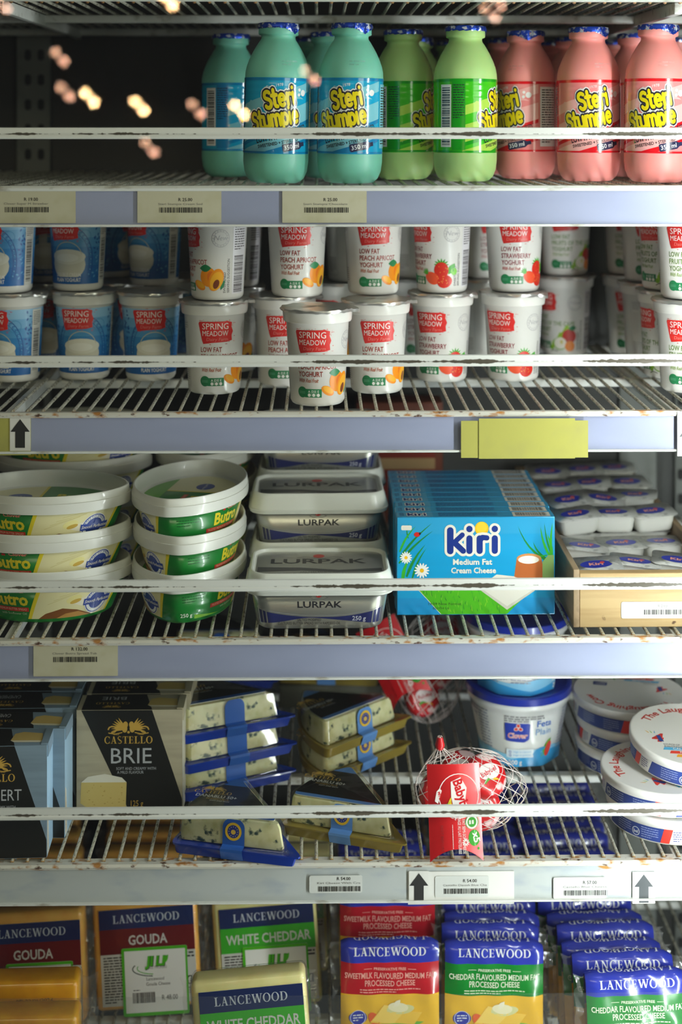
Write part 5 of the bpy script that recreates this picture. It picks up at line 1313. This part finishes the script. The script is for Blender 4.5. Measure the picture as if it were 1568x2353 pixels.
def cheese_block(chz, band, name, stick, price, seed):
    t = thing('cheese_block'); w, d, h = .113, .028, .116
    MB().rbox((-w/2, 0, 0), (w/2, d, h), .006, chz, 3).build('cheese', t)
    m = MB().rbox((-w/2 - .0012, -.0014, -.001), (w/2 + .0012, d + .0012, h + .0012), .0065, 'vacuum_film', 3)
    for sg in (-1, 1): ruffle(m, sg * (w/2 + .001), .005, h, sg, seed + sg, w=.009)
    m.build('film', t, 60)
    m = MB(); A = Art(); nv = ink('#1c2a5c', .35)
    m.prism(rc(-.049, .006, .0535, .1065), -.0010, -.0006, 'paper_white', 'y')
    A.rect(-49, 86, 53.5, 106.5, nv, 1); A.text('LANCEWOOD', 2, 92.2, 8.4, ink('#c9cdd6', .35), 2, font='s', width=72)
    A.rect(-49, 60, 53.5, 86, ink(band, .35), 1); A.text(name, 3, 69, 9.6, ink('#d9d7d0', .35), 2, bold=.02, width=42 if name == 'GOUDA' else 92)
    A.lines(-46, 56, 22, 17, 2.9, 1.3, BLK, 2, seed); A.lines(33, 56, 19, 3, 3.6, 1.8, BLK, 2, seed + 2); A.rect(43, 24, 49, 33, BLK, 2); A.text('f', 46, 25.5, 6, WHI, 3, bold=.03); A.lines(33, 20, 18, 4, 2.6, .9, BLK, 2, 3)
    A.lay(m, plane_map((0, -.0011, 0), (1, 0, 0), (0, 0, 1)), None, .0001); m.build('label', t, 0)
    if stick:
        m = MB(); A = Art(); jili(A, 0, 0, 71, 71, 'Lancewood', stick, price, 1); A.lay(m, plane_map((0, 0, 0), (1, 0, 0), (0, 0, 1)), None, .0001)
        m.prism(rrect(.071, .071, .002), .00003, .0003, 'paper_white', 'y'); o = m.build('price_sticker', t, 0, (.009, -.0020, .030)); o.rotation_euler = (0, .01, 0)
    return Kind(t, 'cheese block', None)
GD = cheese_block('gouda', '#6e1418', 'GOUDA', 'Gouda Cheese', 'R 48.00', 1); WC = cheese_block('white_cheddar', '#3fae2a', 'WHITE CHEDDAR', 'White Cheddar', 'R 49.90', 2)
for k in (GD, WC): k.root.scale = (1.045, 1.0, 1.03)
def block(k, px, Y, rollr, label, lean=-.10, group=None, dz=0.0):
    p = P(px, 280, Y); k.put((p.x, Y, z4 + .0021 + dz + abs(rollr) * .0635 + abs(lean) * .032), 0, label, (lean, rollr), group)
g = 'film wrapped cheese blocks'
block(GD, 342, 1.605, -.065, 'gouda block with red band and green edged sticker in full view', group=g)
block(GD, 76, 1.578, -.055, 'shaded gouda block at the left edge behind a yellow block', group=g)
block(WC, 622, 1.605, -.075, 'white cheddar block with green band and whole sticker showing', group=g)
block(WC, 590, 1.452, -.085, 'white cheddar block in front, cut off by the bottom picture edge', -.10, group=g)
block(GD, 60, 1.665, -.03, 'gouda block in the dark behind the left edge gouda', group=g)
block(GD, 338, 1.67, .02, 'gouda block behind the gouda in full view', group=g)
block(WC, 640, 1.67, -.04, 'white cheddar block behind the one with the whole sticker', group=g)
for i, Y in enumerate((1.715, 1.76, 1.805)):
    for px, kk, s in ((70, GD, 'gouda block, %s of the far blocks at the left end seen through the wires'), (348, GD, 'gouda block, %s of the far blocks behind the gouda in full view'), (648, WC, 'white cheddar block, %s of the far blocks behind the whole sticker')):
        block(kk, px, Y, .01, s % ORD[i], -.05, group='cheese blocks at the back of the lowest shelf', dz=.003)
def yellow_block():
    t = thing('cheese_block')
    MB().rbox((-.0575, 0, 0), (.0575, .034, .114), .006, 'yellow_cheddar', 3).build('cheese', t)
    m = MB().rbox((-.0588, -.0014, -.001), (.0588, .0354, .1155), .007, 'vacuum_film', 3); ruffle(m, .0585, .006, .114, 1, 8, y0=.015, w=.018); m.build('film', t, 60)
    m = MB(); A = Art(); K = ink('#4a3410', .5)
    for i, s in enumerate(('PD:22/05/2024', 'BB:16/11/2024', '21309521  21:08')): A.text(s, 13, 93 - i*6.5, 4.2, K, 1, width=38, rot=2)
    A.lay(m, plane_map((0, -.0019, 0), (1, 0, 0), (0, 0, 1)), None, .0001); m.build('date_print', t, 0)
    return Kind(t, 'cheese block', 'yellow cheese blocks')
YB = yellow_block(); YB.root.scale = (1, 1, .935)
p = P(44, 280, 1.430); YB.put((p.x, 1.430, z4 + .002), 1, 'yellow cheese block with printed date codes, at the bottom left corner', (-.04, 0))
p = P(50, 280, 1.485); YB.put((p.x, 1.485, z4 + .0035), 2, 'yellow cheese block behind the one with date codes, its top glinting', (-.05, 0))

# ------------------------------------------------------------------ packs of cheese slices
clear_mat('slice_film', '#ffffff', .08, 2.6, .8, 45, .0)
def slice_pack(band, l1, kind, seed):
    t = thing('cheese_slices'); w, h, d = .098, .112, .0215
    cs = [(-d/2, .004)]; n = 10
    prof = [(-d/2, .003), (-d/2 - .0008, .03), (-d/2 - .0008, h*.7)]
    for i in range(n + 1):
        q = PI * i / n; prof.append((-(d/2 + .0004) * math.cos(q) , h - .012 + .012 * math.sin(q)))
    prof += [(d/2 + .0004, h*.7), (d/2 + .0004, .03), (d/2, .003)]
    acc = [0]
    for a, b in zip(prof, prof[1:]): acc.append(acc[-1] + math.dist(a, b))
    def wrap(u, v, off):
        v += 0; i = 0
        while i < len(acc) - 2 and acc[i+1] < v: i += 1
        t_ = max(0, min(1, (v - acc[i]) / (acc[i+1] - acc[i]))); a, b = prof[i], prof[i+1]
        y, z = a[0] + (b[0] - a[0])*t_, a[1] + (b[1] - a[1])*t_
        def nn(j):
            p_, q_ = prof[max(0, j - 1)], prof[min(len(prof) - 1, j + 1)]; v_ = Vector((-(q_[1] - p_[1]), q_[0] - p_[0])); return v_.normalized()
        nv = (nn(i)*(1 - t_) + nn(i + 1)*t_).normalized()
        crease = .0007 * math.sin(u*210 + v*90 + seed) + .0005 * math.sin(u*95 - v*160)
        e = max(0, abs(u) - w*.36) / (w*.14); pinch = .004 * e * e
        return Vector((u, y + nv.x*(off + crease - pinch), z + nv.y*(off + crease - pinch)))
    m = MB(); B = ink('#2b36a0', .22, .5); Y_ = ink('#eab52e', .22, .5)
    nu = 26; us = [-w/2 + w*i/nu for i in range(nu + 1)]; vs_ = []; k = 0
    vv = []
    for i in range(len(acc) - 1):
        q = max(1, int((acc[i+1] - acc[i]) / .004))
        vv += [acc[i] + (acc[i+1] - acc[i])*j/q for j in range(q)]
    vv.append(acc[-1])
    pts = [wrap(u, v, 0) for v in vv for u in us]; fs = []
    col = lambda v: Y_ if v < .0535 else (ink(band, .22, .5) if v < .0865 else (B if v < acc[-1] - .07 else Y_))
    by = {}
    for i in range(len(vv) - 1):
        for j in range(nu): by.setdefault(col((vv[i] + vv[i+1])/2), []).append((i*(nu+1) + j, i*(nu+1) + j + 1, (i+1)*(nu+1) + j + 1, (i+1)*(nu+1) + j))
    for c_, ff in by.items(): m.add(pts, ff, c_)
    A = Art(); S = ink('#dfe1e8', .25, .4); pg = ink('#d9e2c8' if kind == 'g' else '#eda79c', .25, .4); gd = ink('#8cc63a', .25, .4)
    L2 = [('LANCEWOOD', 91.5, 8.2, 70)]
    A.text('LANCEWOOD', 0, 95.5, 8.2, S, 2, font='s', width=72)
    A.text('LANCEWOOD', 0, 119.5, 7.2, S, 2, font='s', width=72, rot=180); A.rect(-48, 128, 48, 131, ink(band, .25, .4), 2)
    A.text('PRESERVATIVE FREE', 0, 80.5, 2.6, pg, 2, bold=.02, width=32); A.rect(-26, 81.5, -18, 82, pg, 2); A.rect(18, 81.5, 26, 82, pg, 2)
    A.text(l1 + ' FLAVOURED MEDIUM FAT', 0, 72, 5.8, pg, 2, bold=.015, width=90); A.text('PROCESSED CHEESE', 0, 64.2, 5.8, pg, 2, bold=.015, width=50); A.lines(-30, 60, 60, 2, 2.6, 1.0, pg, 2, seed)
    main = A; A = Art()
    # open sandwich picture
    A.leaf(-24, 10, 30, 12, 12, ink('#4f8f2e', .3), 2); A.leaf(-20, 8, 34, 16, 10, ink('#6fae3c', .3), 3)
    A.poly([(-20, 16), (24, 14), (32, 26), (-8, 32)], ink('#f2c24a', .3), 4); A.poly([(-18, 18), (4, 15), (16, 30), (-6, 34)], ink('#f6cf68', .3), 5)
    A.ell(10, 30, 14, 5, ink('#d9d49a', .3), 5, 6); A.ell(8, 32, 10, 5, ink('#f0e6c0', .3), 6); A.leaf(4, 32, 10, 40, 5, ink('#f3ead0', .3), 7); A.ell(-16, 20, 5, 7, ink('#e0602c', .3), 4, 30)
    A.ell(-32, 21, 9, 7, ink('#2b36a0', .3), 3); A.ring(-32, 21, 7.8, 7.2, S, 4); A.lines(-37, 23, 10, 3, 2.6, 1.2, S, 4); A.lines(-44, 10, 24, 3, 2, .7, ink('#6a4a1c', .3), 3); A.text('170 g', 38, 9, 4.2, ink('#5a3a1c', .3), 3)
    for polys, mm, ly, st in A.items: main.put([[(x, y + 10) for x, y in p] for p in polys], mm, ly, st)
    A = main
    A.lay(m, wrap, 3.0, .00012, .0001, 1.6)
    m.build('wrapper', t, 60)
    m = MB()
    for sg in (-1, 1): ruffle(m, sg * (w/2 - .003), .006, h - .004, sg, seed + sg, 'film_ends', 0.0, .013)
    m.build('film_end', t, 60)
    m = MB().rings([[Vector((sg, y * .80, .004 + (z - .004) * .95)) for y, z in prof][::1] for sg in (-w/2 + .0075, w/2 - .0075)], mat('slices_orange', '#d98a26', .4), True, True)
    m.build('slices', t, 40)
    return Kind(t, 'cheese slices', None)
SR = slice_pack('#b3202a', 'SWEETMILK', 'r', 1); SG = slice_pack('#177a2c', 'CHEDDAR', 'g', 2)
def slices(k, x, Y, z, rz, label, lean=-.05, group=None, roll=0): k.put((x, Y, z), rz, label, (lean, roll), group)
SR.root.scale = SG.root.scale = (1.09, 1.0, 1.0)
xr = X(897, 1.54)
for i, (Y, dz) in enumerate(((1.549, .002), (1.602, .034), (1.645, .032), (1.69, .022), (1.735, .012), (1.78, .004))):
    slices(SR, xr, Y, z4 + .0025 + dz, 0, 'red and yellow pack of cheese slices, %s of its row' % ('front one' if i == 0 else ORD[i] + ' back'), -.06, 'sweetmilk slices standing in a row')
xg = X(1132, 1.55)
for i in range(12):
    rr = random.Random(i + 3); Y = 1.546 + .0275 * i
    slices(SG, xg + (0 if i == 0 else rr.uniform(-.002, .006)), Y, z4 + .004 + (.000 if i == 0 else .004 * (i % 2)) + .0035 * max(0, i - 3), rr.uniform(-2, 2), 'blue and green pack of cheese slices, %s of the row beside the red packs' % ('front one' if i == 0 else ORD[i] + ' back'), -.05, 'cheddar slices in the row beside the red packs', rr.uniform(-.02, .04))
xh = X(1478, 1.475)
for i in range(14):
    rr = random.Random(i + 30); Y = 1.489 + .0275 * i
    slices(SG, xh - .0062 * min(i, 5) + (0 if i == 0 else rr.uniform(-.003, .003)), Y, z4 + .004 + .004 * (i % 2) + .0035 * max(0, i - 4), rr.uniform(-2, 2) - 1, 'blue and green pack of cheese slices, %s of the row at the right end' % ('front one' if i == 0 else ORD[i] + ' back'), -.05, 'cheddar slices in the row at the right end', rr.uniform(-.05, -.01))
